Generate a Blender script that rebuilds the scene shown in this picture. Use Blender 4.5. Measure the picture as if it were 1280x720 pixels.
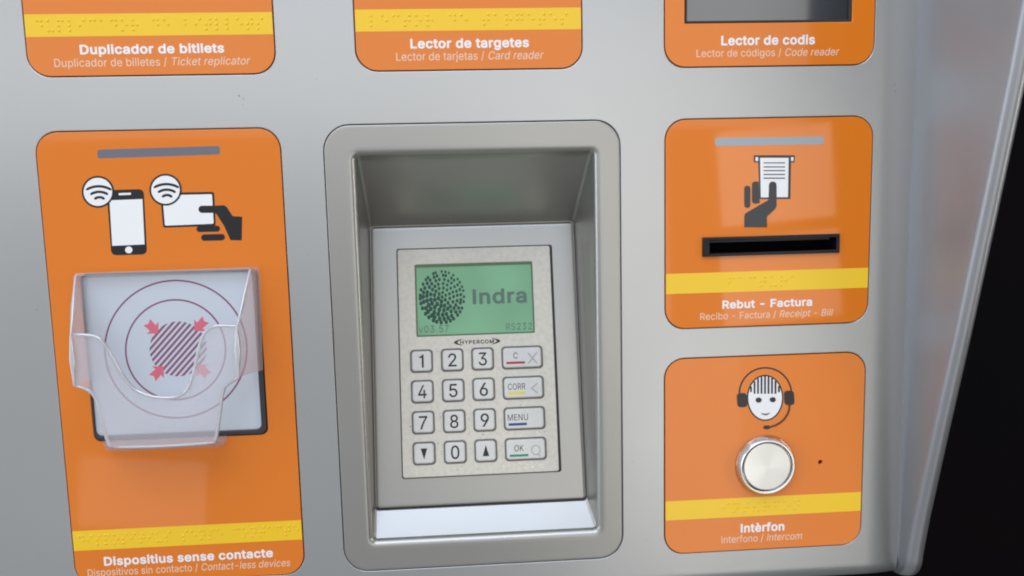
import bpy, math, random
from mathutils import Matrix, Vector

for _o in list(bpy.data.objects):
    bpy.data.objects.remove(_o)
S = bpy.context.scene
COL = S.collection
random.seed(7)
MM = 0.001

# ------------------------------------------------------------------ camera
# Panel plane is y = 0 (x right, z up, y into the machine). Camera 45 cm in front of it.
cam = bpy.data.cameras.new('camera')
cam.sensor_width = 36.0
cam.lens = 1035.234 / 1280.0 * 36.0
cam.clip_start = 0.02
cam.clip_end = 60.0
cam_o = bpy.data.objects.new('camera', cam)
COL.objects.link(cam_o)
_R = ((0.99735, 0.06552, 0.0317), (-0.06894, 0.99009, 0.12231), (-0.02337, -0.12417, 0.99199))
_m = Matrix(((_R[0][0], _R[0][2], -_R[0][1]), (_R[1][0], _R[1][2], -_R[1][1]), (_R[2][0], _R[2][2], -_R[2][1])))
cam_o.matrix_world = Matrix.Translation((0.0, -0.45, 0.0)) @ _m.to_4x4()
S.camera = cam_o

# ------------------------------------------------------------------ world and lamps
S.world = bpy.data.worlds.new('World')
S.world.use_nodes = True
_bg = S.world.node_tree.nodes['Background']
_bg.inputs[0].default_value = (0.90, 0.95, 1.0, 1)
_bg.inputs[1].default_value = 0.30
_wn, _wl = S.world.node_tree.nodes, S.world.node_tree.links
_tc, _sx = _wn.new('ShaderNodeTexCoord'), _wn.new('ShaderNodeSeparateXYZ')
_rx, _rz, _mu = _wn.new('ShaderNodeMapRange'), _wn.new('ShaderNodeMapRange'), _wn.new('ShaderNodeMath')
_rx.interpolation_type = 'SMOOTHSTEP'
for _r, _v in ((_rx, (0.31, 0.45, 0.57, 0.03)), (_rz, (-0.75, -0.1, 0.5, 1.0))):     # dim to the right, darker paving below
    for _k, _x in zip(('From Min', 'From Max', 'To Min', 'To Max'), _v):
        _r.inputs[_k].default_value = _x
_mu.operation = 'MULTIPLY'
_wl.new(_tc.outputs['Generated'], _sx.inputs[0])
_wl.new(_sx.outputs['X'], _rx.inputs['Value'])
_wl.new(_sx.outputs['Z'], _rz.inputs['Value'])
_wl.new(_rx.outputs[0], _mu.inputs[0])
_wl.new(_rz.outputs[0], _mu.inputs[1])
_wl.new(_mu.outputs[0], _bg.inputs[1])
S.view_settings.view_transform = 'Standard'
S.view_settings.look = 'None'
S.view_settings.exposure = 0.0
S.view_settings.gamma = 1.0
S.render.engine = 'CYCLES'
S.cycles.use_denoising = True
S.cycles.max_bounces = 10
S.cycles.caustics_reflective = False
S.cycles.caustics_refractive = False
S.cycles.sample_clamp_indirect = 4.0
S.cycles.transparent_max_bounces = 24
S.cycles.filter_width = 2.0


def lamp(name, loc, target, sx, sy, radiance, color, roll=0.0):
    l = bpy.data.lights.new(name, 'AREA')
    l.shape = 'RECTANGLE'
    l.size, l.size_y = sx, sy
    l.energy = radiance * math.pi * sx * sy
    l.color = color
    o = bpy.data.objects.new(name, l)
    o.location = loc
    d = Vector(target) - Vector(loc)
    o.rotation_euler = (d.to_track_quat('-Z', 'Y').to_matrix() @ Matrix.Rotation(roll, 3, 'Z')).to_euler()
    COL.objects.link(o)
    return o


# window lights of the hall, 1.8 m in front of the machine (their mirror images lie in the glossy plates)
def window(name, x0, x1, z0, z1, radiance, color, tilt=0.0):
    cx, cz = (x0 + x1) / 2, (z0 + z1) / 2
    o = lamp(name, (cx, -1.8, cz), (cx, 0, cz), x1 - x0, z1 - z0, radiance, color, tilt)
    return o


WARM = (1.0, 0.97, 0.90)
WHITE = (1.0, 0.985, 0.96)
window('window_light', -1.9, 0.97, 0.14, 0.56, 0.93, WHITE)
window('window_light', 0.725, 1.048, -0.12, 0.139, 2.0, WARM, 0.075)
window('window_light', 0.735, 1.075, -0.40, -0.155, 1.7, WARM, 0.075)
window('window_light', 0.40, 0.80, -1.25, -0.43, 1.35, WARM, 0.03)
window('window_light', 0.80, 1.19, -1.25, -0.43, 0.95, WARM, 0.05)
window('window_light', 0.12, 0.585, -0.42, 0.139, 1.10, WARM, 0.03)
window('window_light', -1.05, -0.71, -0.92, -0.72, 0.85, WHITE, -0.1)
lamp('skylight', (-0.2, -0.95, 1.7), (0.0, -0.05, -0.1), 2.2, 1.1, 2.0, (0.80, 0.88, 1.0))
lamp('skylight', (-0.3, -1.75, 1.52), (0.0, 0.0, -0.1), 2.2, 0.95, 3.4, (0.63, 0.76, 1.0))
lamp('side_opening', (-2.35, -1.05, 0.1), (0.0, 0.0, -0.05), 0.62, 1.9, 4.0, (0.76, 0.88, 1.0))
lamp('side_opening', (2.30, -1.05, 0.15), (0.0, 0.0, -0.05), 0.45, 1.9, 5.2, (1.0, 0.99, 0.96))

# ------------------------------------------------------------------ materials
MATS = {}


def mat(name, color, rough=0.5, metal=0.0, spec=0.5, **kw):
    m = bpy.data.materials.new(name)
    m.use_nodes = True
    b = m.node_tree.nodes['Principled BSDF']
    b.inputs['Base Color'].default_value = (*color, 1)
    b.inputs['Roughness'].default_value = rough
    b.inputs['Metallic'].default_value = metal
    b.inputs['Specular IOR Level'].default_value = spec
    for k, v in kw.items():
        b.inputs[k.replace('_', ' ')].default_value = v
    MATS[name] = m
    return m


def mottle(m, scale, amount, color, bump=0.0, bscale=None, rough_amt=0.0, detail=4.0):
    """Procedural variation: noise mixes the base colour with another, optional grain bump and roughness noise."""
    nt = m.node_tree
    b = nt.nodes['Principled BSDF']
    tc = nt.nodes.new('ShaderNodeTexCoord')
    n = nt.nodes.new('ShaderNodeTexNoise')
    n.inputs['Scale'].default_value = scale
    n.inputs['Detail'].default_value = detail
    nt.links.new(tc.outputs['Object'], n.inputs['Vector'])
    r = nt.nodes.new('ShaderNodeMapRange')
    r.inputs['From Min'].default_value = 0.35
    r.inputs['From Max'].default_value = 0.75
    r.inputs['To Max'].default_value = amount
    nt.links.new(n.outputs['Fac'], r.inputs['Value'])
    mx = nt.nodes.new('ShaderNodeMix')
    mx.data_type = 'RGBA'
    mx.inputs[6].default_value = b.inputs['Base Color'].default_value[:]
    mx.inputs[7].default_value = (*color, 1)
    nt.links.new(r.outputs[0], mx.inputs[0])
    nt.links.new(mx.outputs[2], b.inputs['Base Color'])
    if rough_amt:
        rr = nt.nodes.new('ShaderNodeMapRange')
        rr.inputs['To Min'].default_value = b.inputs['Roughness'].default_value - rough_amt
        rr.inputs['To Max'].default_value = b.inputs['Roughness'].default_value + rough_amt
        nt.links.new(n.outputs['Fac'], rr.inputs['Value'])
        nt.links.new(rr.outputs[0], b.inputs['Roughness'])
    if bump:
        n2 = nt.nodes.new('ShaderNodeTexNoise')
        n2.inputs['Scale'].default_value = bscale
        n2.inputs['Detail'].default_value = 2
        nt.links.new(tc.outputs['Object'], n2.inputs['Vector'])
        bp = nt.nodes.new('ShaderNodeBump')
        bp.inputs['Strength'].default_value = bump
        bp.inputs['Distance'].default_value = 0.0002
        nt.links.new(n2.outputs['Fac'], bp.inputs['Height'])
        nt.links.new(bp.outputs[0], b.inputs['Normal'])
    return m


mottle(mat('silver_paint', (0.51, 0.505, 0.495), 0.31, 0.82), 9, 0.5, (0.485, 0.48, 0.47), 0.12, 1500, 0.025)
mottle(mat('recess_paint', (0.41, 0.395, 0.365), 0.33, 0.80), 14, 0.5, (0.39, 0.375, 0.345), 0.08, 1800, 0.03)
mottle(mat('shaded_wing_paint', (0.36, 0.36, 0.375), 0.42, 0.88), 10, 0.5, (0.33, 0.33, 0.335), 0.05, 1500)  # the panel's silver, darkened to paint in the wing's shade
mottle(mat('orange_acrylic', (0.78, 0.200, 0.016), 0.045, 0.0, 0.5), 18, 0.35, (0.74, 0.180, 0.013), 0.012, 60, 0.035)
mottle(mat('yellow_vinyl', (0.92, 0.57, 0.018), 0.22, 0.0, 0.5), 30, 0.4, (0.88, 0.52, 0.016))
mat('white_ink', (0.88, 0.855, 0.83), 0.35)
mat('soft_white_ink', (0.82, 0.62, 0.48), 0.35)
mat('black_ink', (0.012, 0.011, 0.014), 0.25)
mat('grey_ink', (0.035, 0.035, 0.037), 0.25)
mat('purple_ink', (0.26, 0.10, 0.17), 0.4)
mat('red_ink', (0.72, 0.15, 0.20), 0.4)
mat('red_bar', (0.40, 0.03, 0.05), 0.4)
mat('yellow_bar', (0.72, 0.58, 0.08), 0.4)
mat('blue_bar', (0.03, 0.04, 0.22), 0.4)
mat('green_bar', (0.03, 0.22, 0.13), 0.4)
mat('faint_ink', (0.36, 0.35, 0.33), 0.4)
mat('dark_bar', (0.15, 0.15, 0.175), 0.3)
mat('pale_bar', (0.36, 0.385, 0.40), 0.25)
mat('black_plastic', (0.008, 0.007, 0.010), 0.2, spec=0.25)
mat('scuff', (0.17, 0.165, 0.16), 0.6)
mat('chalk_scuff', (0.80, 0.79, 0.76), 0.6)
mat('grime', (0.20, 0.18, 0.15), 0.7)
mat('dark_gap', (0.02, 0.019, 0.018), 0.6)
mat('black_hole', (0.003, 0.003, 0.003), 0.9, spec=0.1)
mat('tinted_glass', (0.03, 0.032, 0.035), 0.05, 0.0, 0.5, IOR=2.3)
mottle(mat('label_white', (0.60, 0.63, 0.67), 0.35), 12, 0.4, (0.56, 0.59, 0.64))
mottle(mat('gasket_rubber', (0.03, 0.03, 0.034), 0.35), 30, 0.5, (0.05, 0.05, 0.055))
mottle(mat('pad_plastic', (0.64, 0.585, 0.49), 0.42, 0.1), 420, 0.7, (0.52, 0.475, 0.40), 0.06, 900)
mottle(mat('key_plastic', (0.64, 0.61, 0.56), 0.38, 0.0), 420, 0.6, (0.57, 0.54, 0.49))
mottle(mat('key_rim_shade', (0.17, 0.155, 0.135), 0.5), 300, 0.7, (0.09, 0.08, 0.07))
mat('lcd_ink', (0.010, 0.055, 0.03), 0.5)
mat('lcd_grey', (0.10, 0.165, 0.12), 0.5)
mat('lcd_edge_shade', (0.09, 0.16, 0.06), 0.5)
mottle(mat('dark_wall_paint', (0.0025, 0.0022, 0.003), 0.8, spec=0.05), 3, 0.6, (0.006, 0.003, 0.003))
_l = mat('lcd_green', (0.135, 0.29, 0.165), 0.35)
_n = _l.node_tree.nodes
_b = _n['Principled BSDF']
_b.inputs['Emission Color'].default_value = (0.18, 0.42, 0.21, 1)
_tc, _no, _mr = _n.new('ShaderNodeTexCoord'), _n.new('ShaderNodeTexNoise'), _n.new('ShaderNodeMapRange')     # uneven backlight
_no.inputs['Scale'].default_value = 26.0
_no.inputs['Detail'].default_value = 1.0
for _k, _v in (('From Min', 0.3), ('From Max', 0.7), ('To Min', 0.10), ('To Max', 0.34)):
    _mr.inputs[_k].default_value = _v
_l.node_tree.links.new(_tc.outputs['Object'], _no.inputs['Vector'])
_l.node_tree.links.new(_no.outputs['Fac'], _mr.inputs['Value'])
_l.node_tree.links.new(_mr.outputs[0], _b.inputs['Emission Strength'])
# brushed steel: radial anisotropy
_s = mat('brushed_steel', (0.76, 0.755, 0.73), 0.27, 1.0, Anisotropic=0.7)
_t = _s.node_tree.nodes.new('ShaderNodeTangent')
_t.direction_type = 'RADIAL'
_t.axis = 'Y'
_s.node_tree.links.new(_t.outputs[0], _s.node_tree.nodes['Principled BSDF'].inputs['Tangent'])
mat('polished_steel', (0.74, 0.73, 0.72), 0.2, 1.0)


def acrylic(name, haze, f0=0.03):
    m = bpy.data.materials.new(name)
    m.use_nodes = True
    nt = m.node_tree
    nt.nodes.clear()
    out = nt.nodes.new('ShaderNodeOutputMaterial')
    tr = nt.nodes.new('ShaderNodeBsdfTransparent')
    tr.inputs[0].default_value = (0.985, 0.98, 0.985, 1)
    df = nt.nodes.new('ShaderNodeBsdfDiffuse')
    df.inputs[0].default_value = (0.88, 0.87, 0.90, 1)
    tl = nt.nodes.new('ShaderNodeBsdfTranslucent')
    tl.inputs[0].default_value = (0.88, 0.86, 0.88, 1)
    gl = nt.nodes.new('ShaderNodeBsdfGlossy')
    gl.inputs['Roughness'].default_value = 0.10
    lw = nt.nodes.new('ShaderNodeLayerWeight')
    lw.inputs[0].default_value = 0.5
    pw = nt.nodes.new('ShaderNodeMath')
    pw.operation = 'POWER'
    pw.inputs[1].default_value = 4.0
    fr = nt.nodes.new('ShaderNodeMapRange')
    fr.inputs['To Min'].default_value = f0
    fr.inputs['To Max'].default_value = 0.5
    nt.links.new(lw.outputs['Facing'], pw.inputs[0])
    nt.links.new(pw.outputs[0], fr.inputs['Value'])
    m1 = nt.nodes.new('ShaderNodeMixShader')
    m1.inputs[0].default_value = 0.4
    nt.links.new(df.outputs[0], m1.inputs[1])
    nt.links.new(tl.outputs[0], m1.inputs[2])
    m2 = nt.nodes.new('ShaderNodeMixShader')
    m2.inputs[0].default_value = haze
    nt.links.new(tr.outputs[0], m2.inputs[1])
    nt.links.new(m1.outputs[0], m2.inputs[2])
    m3 = nt.nodes.new('ShaderNodeMixShader')
    nt.links.new(fr.outputs[0], m3.inputs[0])
    nt.links.new(m2.outputs[0], m3.inputs[1])
    nt.links.new(gl.outputs[0], m3.inputs[2])
    nt.links.new(m3.outputs[0], out.inputs[0])
    MATS[name] = m


acrylic('clear_acrylic', 0.29)
acrylic('acrylic_edge_glint', 0.72, 0.34)

# ------------------------------------------------------------------ mesh helpers (millimetres in, metres out)
TMPC = {}


def curve_mesh(polys, extrude, bevel=0.0, offset=0.0, res=2):
    """Fill closed outlines (holes by nesting), extrude and bevel; returns verts, faces in curve space."""
    c = bpy.data.curves.new('outline', 'CURVE')
    c.dimensions = '2D'
    c.fill_mode = 'BOTH'
    c.extrude = extrude
    c.bevel_depth = bevel
    c.bevel_resolution = res
    c.offset = offset
    for p in polys:
        s = c.splines.new('POLY')
        s.points.add(len(p) - 1)
        for k, (x, y) in enumerate(p):
            s.points[k].co = (x, y, 0, 1)
        s.use_cyclic_u = True
    o = bpy.data.objects.new('outline', c)
    me = o.to_mesh()
    vs = [tuple(v.co) for v in me.vertices]
    fs = [tuple(f.vertices) for f in me.polygons]
    o.to_mesh_clear()
    bpy.data.objects.remove(o)
    bpy.data.curves.remove(c)
    return vs, fs


class MB:
    """Collects geometry in mm with material slots and links it as one mesh object."""

    def __init__(self):
        self.v, self.f, self.m, self.slots = [], [], [], []

    def slot(self, name):
        if name not in self.slots:
            self.slots.append(name)
        return self.slots.index(name)

    def add(self, vs, fs, material, fn=None):
        n = len(self.v)
        k = self.slot(material)
        self.v += [fn(v) if fn else v for v in vs]
        for f in fs:
            self.f.append(tuple(i + n for i in f))
            self.m.append(k)

    def plate(self, polys, front, thick, material, bevel=0.0, offset=0.0, fn=None, res=2):
        """A flat slab whose front face lies at depth y = front."""
        ex = max(thick / 2 - bevel, 0.001)
        vs, fs = curve_mesh(polys, ex, bevel, offset - bevel, res)
        h = ex + bevel
        place = (lambda v: (v[0], front + h - v[2], v[1]))
        self.add([place(v) for v in vs], fs, material, fn)

    def grid(self, rows, material, closed=False, flip=False, fn=None):
        w = len(rows[0])
        vs = [p for r in rows for p in r]
        fs = []
        for i in range(len(rows) - 1):
            for j in range(w if closed else w - 1):
                a, b = i * w + j, i * w + (j + 1) % w
                q = (a, b, b + w, a + w)
                fs.append(q[::-1] if flip else q)
        self.add(vs, fs, material, fn)

    def lathe(self, cx, cz, prof, material, n=64, fn=None):
        """prof: (radius, y) from the rim to the centre; axis along y."""
        rows = []
        for r, y in prof:
            rows.append([(cx + r * math.cos(2 * math.pi * k / n), y, cz + r * math.sin(2 * math.pi * k / n)) for k in range(n)])
        self.grid(rows, material, True, fn=fn)

    def build(self, name, parent=None, angle=32, label=None, loc=(0, 0, 0)):
        me = bpy.data.meshes.new(name)
        me.from_pydata([(a * MM, b * MM, c * MM) for a, b, c in self.v], [], self.f)
        for s in self.slots:
            me.materials.append(MATS[s])
        me.polygons.foreach_set('material_index', self.m)
        me.polygons.foreach_set('use_smooth', [True] * len(self.f))
        me.validate()
        me.set_sharp_from_angle(angle=math.radians(angle))
        me.update()
        o = bpy.data.objects.new(name, me)
        COL.objects.link(o)
        o.parent = parent
        o.location = loc
        if label:
            o['label'] = label
        return o


def rrect(x0, x1, z0, z1, r, n=8):
    out = []
    for cx, cz, a in ((x1 - r, z1 - r, 0), (x0 + r, z1 - r, 90), (x0 + r, z0 + r, 180), (x1 - r, z0 + r, 270)):
        for k in range(n):
            t = math.radians(a + 90.0 * k / (n - 1))
            out.append((cx + r * math.cos(t), cz + r * math.sin(t)))
    return out


def disc(cx, cz, rx, rz=None, n=28):
    rz = rz or rx
    return [(cx + rx * math.cos(2 * math.pi * k / n), cz + rz * math.sin(2 * math.pi * k / n)) for k in range(n)]


# ------------------------------------------------------------------ print outlines (mm on the panel; letters in 1/1000 em)
GLYPHS_REGULAR = (
    ' 188;-453|114,188 336,188 337,244 114,244;.188|89,-4 108,-3 118,1 135,18 141,36 140,54 132,68 118,81 102,86 86,86 72,81 55,64 50,46 51,28 55,18 72,1;/249|14,-76 70,-76 72,-74 235,5'
    '32 178,533 177,530;0453|223,-14 264,-11 298,0 328,18 356,46 374,72 394,118 405,158 411,200 413,242 411,308 405,350 391,398 374,436 356,464 340,479 328,490 300,508 264,520 230,524 1'
    '90,520 156,509 124,490 95,460 79,436 64,404 49,354 42,308 40,266 42,200 48,158 62,110 79,72 97,46 124,18 152,1 190,-11|222,58 202,60 186,66 172,77 153,96 142,116 130,146 123,174 11'
    '9,208 117,264 122,326 127,350 140,388 153,412 172,432 186,443 202,449 230,452 250,449 266,443 282,432 300,412 314,388 330,334 334,300 336,244 330,174 314,120 300,96 282,77 266,66 2'
    '50,60;1300|146,-8 210,-8 214,-6 218,0 218,512 216,516 210,520 160,520 153,516 145,492 142,484 114,457 48,442 44,436 44,390 46,386 52,382 138,382 138,0 140,-4;2453|64,-8 388,-8 396,'
    '-2 397,56 395,62 388,65 169,66 287,190 331,240 369,294 386,340 389,364 387,400 379,426 367,450 355,466 334,488 312,503 278,516 254,521 230,524 194,521 170,516 138,502 116,488 93,46'
    '6 80,448 68,422 60,392 58,368 60,358 66,354 126,354 132,356 135,362 136,382 143,404 152,420 166,434 178,442 204,450 228,452 254,448 282,435 302,414 311,390 312,364 305,332 276,286 '
    '58,52 56,48 56,0 58,-4;3453|211,-14 252,-13 278,-7 314,6 338,21 363,44 376,60 392,92 400,130 400,166 390,202 377,228 352,256 338,268 316,281 280,294 239,298 378,456 380,460 380,508'
    ' 378,514 372,517 70,517 66,515 62,508 62,452 66,446 70,444 150,444 274,444 151,304 149,300 149,248 151,244 158,240 208,240 252,234 270,228 288,217 302,204 310,192 320,164 321,136 3'
    '16,110 309,98 292,80 270,67 240,59 210,58 170,65 154,72 146,79 130,94 124,104 116,134 112,139 44,140 38,136 36,130 40,104 52,72 64,52 88,28 102,16 132,2 162,-8 186,-13;4453|282,-8 '
    '342,-8 349,-4 351,0 351,96 412,97 418,99 421,106 421,162 419,168 412,171 351,172 351,318 349,322 342,326 282,326 275,320 274,171 121,172 246,384 319,508 317,514 310,517 248,517 240'
    ',512 35,166 32,158 32,106 34,100 40,97 274,97 274,0 276,-4;5453|214,-14 254,-12 290,-2 314,9 338,26 358,46 375,70 390,104 398,148 398,190 387,232 376,256 364,274 336,305 308,323 27'
    '0,337 222,342 192,338 144,318 158,444 366,444 370,446 374,452 374,508 372,514 366,517 120,517 94,516 90,514 87,504 59,256 61,248 72,244 128,238 152,254 182,265 210,269 240,267 270,'
    '256 297,232 308,216 318,184 319,146 315,124 308,108 298,94 282,78 266,67 242,59 202,59 188,62 168,72 142,96 133,114 130,130 124,137 60,138 54,134 52,130 54,110 63,80 77,54 100,30 1'
    '34,5 158,-5 190,-13;6453|221,-14 252,-13 282,-6 316,8 336,22 358,44 374,68 386,94 395,126 396,180 389,212 376,246 361,268 342,286 318,303 266,320 228,322 199,316 318,490 330,508 32'
    '8,514 322,517 252,517 244,512 103,302 75,248 57,188 57,138 64,104 78,68 94,46 116,23 144,5 170,-6 194,-12|222,56 206,58 178,69 154,90 138,122 134,136 133,168 134,180 144,210 152,22'
    '2 170,239 178,246 196,253 206,256 230,257 246,256 260,252 284,238 298,224 315,194 318,180 319,148 315,122 309,108 298,90 284,76 258,61;7390|97,-8 164,-8 171,-4 222,158 293,310 390,'
    '452 390,508 388,514 382,517 118,517 50,517 44,514 42,508 42,450 48,443 306,442 214,306 147,162 89,0 91,-4;8453|218,-14 262,-13 286,-8 318,3 346,19 372,42 396,76 406,108 409,132 404'
    ',174 395,196 383,218 356,247 322,268 346,281 354,290 365,302 379,326 387,352 390,376 387,406 380,432 360,464 334,491 308,506 280,517 256,522 234,523 220,524 190,521 164,514 138,503'
    ' 110,483 84,456 77,442 70,426 62,384 64,358 70,336 87,302 98,290 106,281 130,266 112,258 96,247 69,218 53,186 45,158 44,144 46,108 55,80 68,56 92,30 110,16 134,3 154,-4 192,-13|218'
    ',57 204,58 172,66 148,82 135,96 128,108 123,142 125,158 136,184 158,207 174,217 190,223 204,226 234,227 254,225 274,219 302,200 316,184 323,170 327,158 329,134 324,108 317,96 296,7'
    '5 280,66 264,61 250,58|220,298 196,301 182,306 170,314 157,326 151,334 143,354 141,384 146,406 157,424 168,436 194,448 206,451 232,452 246,451 270,443 284,436 296,424 302,416 309,3'
    '98 311,368 307,346 301,334 282,314 260,302 246,299;9453|130,-8 200,-8 208,-2 317,156 356,218 381,268 395,320 396,370 387,412 374,440 358,464 336,486 302,507 270,518 230,524 192,520'
    ' 164,513 138,500 118,487 95,464 79,442 66,414 58,384 57,330 65,290 83,254 114,221 140,204 158,196 182,190 234,187 253,192 124,6 123,-2|222,251 206,253 178,263 152,288 144,300 138,3'
    '16 133,356 138,388 144,402 152,416 170,433 196,448 206,451 230,452 246,451 260,447 274,440 299,418 315,388 318,372 319,340 315,314 311,306 299,284 284,270 260,256;B456|60,0 256,0 2'
    '86,2 318,8 342,17 368,31 389,52 405,76 416,110 418,142 411,184 391,220 374,237 346,255 332,260 316,262 315,266 340,276 356,286 373,300 387,320 397,352 398,380 395,402 383,438 370,4'
    '58 350,477 330,491 302,502 276,507 248,509 60,508|126,57 126,231 252,231 272,229 304,219 326,204 338,190 350,170 355,144 353,114 344,96 328,78 310,67 274,59 250,57|126,285 126,452 '
    '244,452 264,450 294,442 312,430 326,412 330,402 334,390 336,364 331,342 323,326 302,304 274,290 242,285;C510|262,-6 296,-6 336,3 368,15 402,38 425,58 448,90 460,114 473,160 408,160'
    ' 399,132 380,102 358,81 328,64 302,56 276,53 236,56 210,63 184,76 154,102 141,116 126,142 115,170 106,210 103,248 106,298 112,328 124,362 141,392 166,418 184,432 208,445 242,454 28'
    '8,455 328,445 358,428 380,408 389,396 404,366 408,348 473,348 460,396 441,430 410,464 384,485 360,497 318,511 274,516 224,512 186,501 158,488 124,463 90,426 69,392 52,348 44,308 40'
    ',248 44,200 52,160 70,114 92,78 122,46 150,25 188,6 224,-3;D502|60,0 226,0 270,3 312,14 352,31 382,52 411,82 433,118 449,158 458,202 462,260 458,308 448,354 432,394 412,426 396,443'
    ' 382,458 354,478 316,495 274,505 230,509 60,508|126,57 125,452 226,452 260,449 288,442 316,430 350,404 364,388 380,360 391,326 397,296 399,264 397,214 391,184 380,150 363,122 340,9'
    '6 318,81 286,67 256,60 222,57;E419|60,0 375,0 374,57 125,58 126,229 354,229 355,286 136,286 125,286 126,452 372,452 372,509 60,508;F410|60,0 125,0 126,221 346,222 346,278 125,278 1'
    '25,452 204,452 369,452 368,509 60,508;I185|60,0 125,0 125,508 60,508;K467|60,0 125,0 125,168 198,244 372,0 449,0 243,288 360,414 448,508 364,509 174,304 124,242 125,508 60,508;L393'
    '|60,0 361,0 360,57 125,58 125,272 125,508 60,508;M628|60,0 122,0 120,433 169,292 286,0 343,2 457,292 506,433 504,0 568,0 568,74 568,509 475,508 351,186 314,73 278,186 153,508 60,50'
    '9|507,436 506,436;N523|60,0 125,0 125,310 120,430 200,292 385,2 388,0 463,0 463,508 399,508 399,134 402,78 387,110 349,174 138,506 136,509 60,508;O533|262,-6 310,-3 348,7 384,25 42'
    '4,58 442,78 464,114 478,150 490,202 493,246 490,306 481,350 465,392 442,430 410,463 384,484 348,501 328,507 310,512 272,516 224,512 186,501 150,484 110,450 92,430 70,394 54,356 44,'
    '308 40,260 44,200 53,156 69,116 92,78 122,46 150,25 188,6 224,-3|262,53 236,55 218,60 184,76 166,90 142,116 124,146 113,176 106,210 103,260 106,298 115,338 125,364 142,392 156,410 '
    '184,433 210,445 236,453 272,456 298,453 322,447 336,440 368,419 392,392 409,364 421,330 428,296 430,244 428,212 421,178 409,146 392,116 368,90 350,76 324,63 298,55;R449|60,0 125,0 '
    '125,198 246,199 352,2 428,0 314,208 334,217 356,232 364,240 378,252 390,270 401,296 407,322 409,358 402,406 392,430 378,452 356,473 332,490 306,500 276,506 242,509 60,509|126,255 1'
    '26,452 260,451 298,440 318,426 334,406 341,386 344,372 345,342 342,322 335,302 327,290 314,276 292,264 260,256;S447|215,-8 262,-7 292,-1 322,10 350,25 373,46 398,84 406,110 408,132'
    ' 407,162 396,196 384,214 360,238 310,265 204,295 170,307 142,324 121,346 116,364 115,380 121,406 129,418 148,437 166,448 188,455 210,458 230,459 256,456 280,449 302,437 322,418 332'
    ',402 338,378 401,378 398,404 389,430 369,458 340,484 314,499 286,509 250,515 218,515 194,514 168,509 140,499 112,484 86,462 75,448 63,428 54,402 52,368 56,340 67,312 90,286 112,269'
    ' 146,252 172,243 258,219 294,206 322,189 340,168 344,156 346,136 339,108 329,92 314,76 286,60 248,50 202,50 166,59 150,66 136,76 121,90 114,102 104,137 38,136 42,108 50,84 64,60 86'
    ',36 102,23 144,3 186,-7;T449|193,0 257,0 257,452 417,452 416,509 256,509 32,508 32,452 193,452;U517|249,-8 298,-6 330,1 364,15 392,33 417,58 433,80 447,110 454,138 457,168 457,508 '
    '394,509 393,172 387,138 377,112 364,94 350,80 332,68 312,60 286,53 268,52 230,53 188,67 168,80 151,98 139,116 126,154 124,172 124,508 60,508 60,168 63,138 71,108 85,80 100,58 132,2'
    '9 156,14 188,1 218,-6;a389|154,-8 200,-4 230,8 242,16 260,34 272,52 277,52 278,0 337,0 337,258 331,298 314,334 296,353 274,368 262,373 212,384 156,381 116,369 82,349 61,328 49,308 '
    '42,291 100,274 110,292 126,309 150,323 176,330 214,330 238,323 252,315 267,298 273,282 276,254 272,242 266,235 250,229 128,212 94,201 64,184 43,162 36,146 30,112 32,82 38,62 57,32 '
    '76,15 96,4 118,-4|164,45 130,52 116,59 102,72 96,82 92,100 93,118 97,130 112,147 134,159 160,166 220,174 264,183 276,190 276,134 270,108 254,80 242,68 228,59 208,50;b424|219,-8 262'
    ',-6 288,3 314,16 332,30 355,56 371,86 382,118 388,148 389,218 382,258 369,296 354,320 341,336 314,361 288,374 260,382 206,383 172,374 146,355 135,344 120,322 114,319 114,392 114,50'
    '8 53,508 53,0 112,0 112,58 118,59 138,30 162,10 192,-4|216,47 196,49 176,56 154,72 137,92 125,114 118,136 114,160 113,202 118,242 130,274 144,296 160,312 178,322 196,328 224,330 24'
    '4,328 262,322 288,305 305,284 323,240 327,218 328,176 324,142 316,116 296,82 280,66 262,55 244,49;c396|202,-8 230,-7 258,-2 284,8 306,21 341,56 352,74 363,102 304,117 295,94 285,80'
    ' 272,66 254,55 214,46 182,49 162,55 144,66 128,82 118,96 107,120 101,142 96,182 102,238 108,258 128,294 144,310 162,321 190,329 232,328 266,314 282,299 298,276 304,262 362,278 353,'
    '300 340,322 310,353 274,372 244,381 228,384 172,382 144,374 116,360 98,345 72,318 55,290 44,260 37,226 34,182 37,148 43,118 57,82 72,58 98,31 116,16 154,0 172,-5;d424|188,-8 218,-7'
    ' 234,-4 254,5 266,12 287,30 308,59 313,58 314,0 372,0 372,508 311,508 311,410 310,319 304,322 295,336 278,355 252,374 220,383 164,382 136,374 112,361 83,336 70,320 56,296 42,258 35'
    ',216 35,162 43,116 56,82 70,56 84,40 110,16 136,3 164,-6|200,47 180,49 162,55 144,66 120,94 102,138 96,194 101,236 107,258 118,282 128,296 144,311 162,322 180,328 208,330 228,328 2'
    '48,321 270,306 288,286 300,264 306,242 312,182 310,160 303,126 292,98 280,80 264,65 246,55 228,49;e404|206,-8 240,-7 262,-3 284,4 302,14 320,26 344,50 357,70 365,90 306,105 294,82 '
    '276,65 254,53 220,46 196,47 172,52 150,61 138,70 119,90 109,108 102,126 97,168 370,169 370,228 365,258 357,282 347,306 334,324 304,355 284,367 258,377 228,383 198,384 170,382 150,3'
    '76 114,359 96,344 71,318 54,288 43,256 35,214 34,182 37,148 43,118 55,86 72,58 85,42 116,16 148,2 176,-5|98,221 97,232 101,248 108,268 117,284 136,305 164,323 200,330 228,328 246,3'
    '23 264,314 277,300 298,270 306,240 308,221;f254|81,0 142,0 142,326 228,328 228,379 142,380 142,426 145,444 152,458 164,468 170,470 206,474 226,468 241,514 243,520 242,522 206,530 1'
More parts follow.
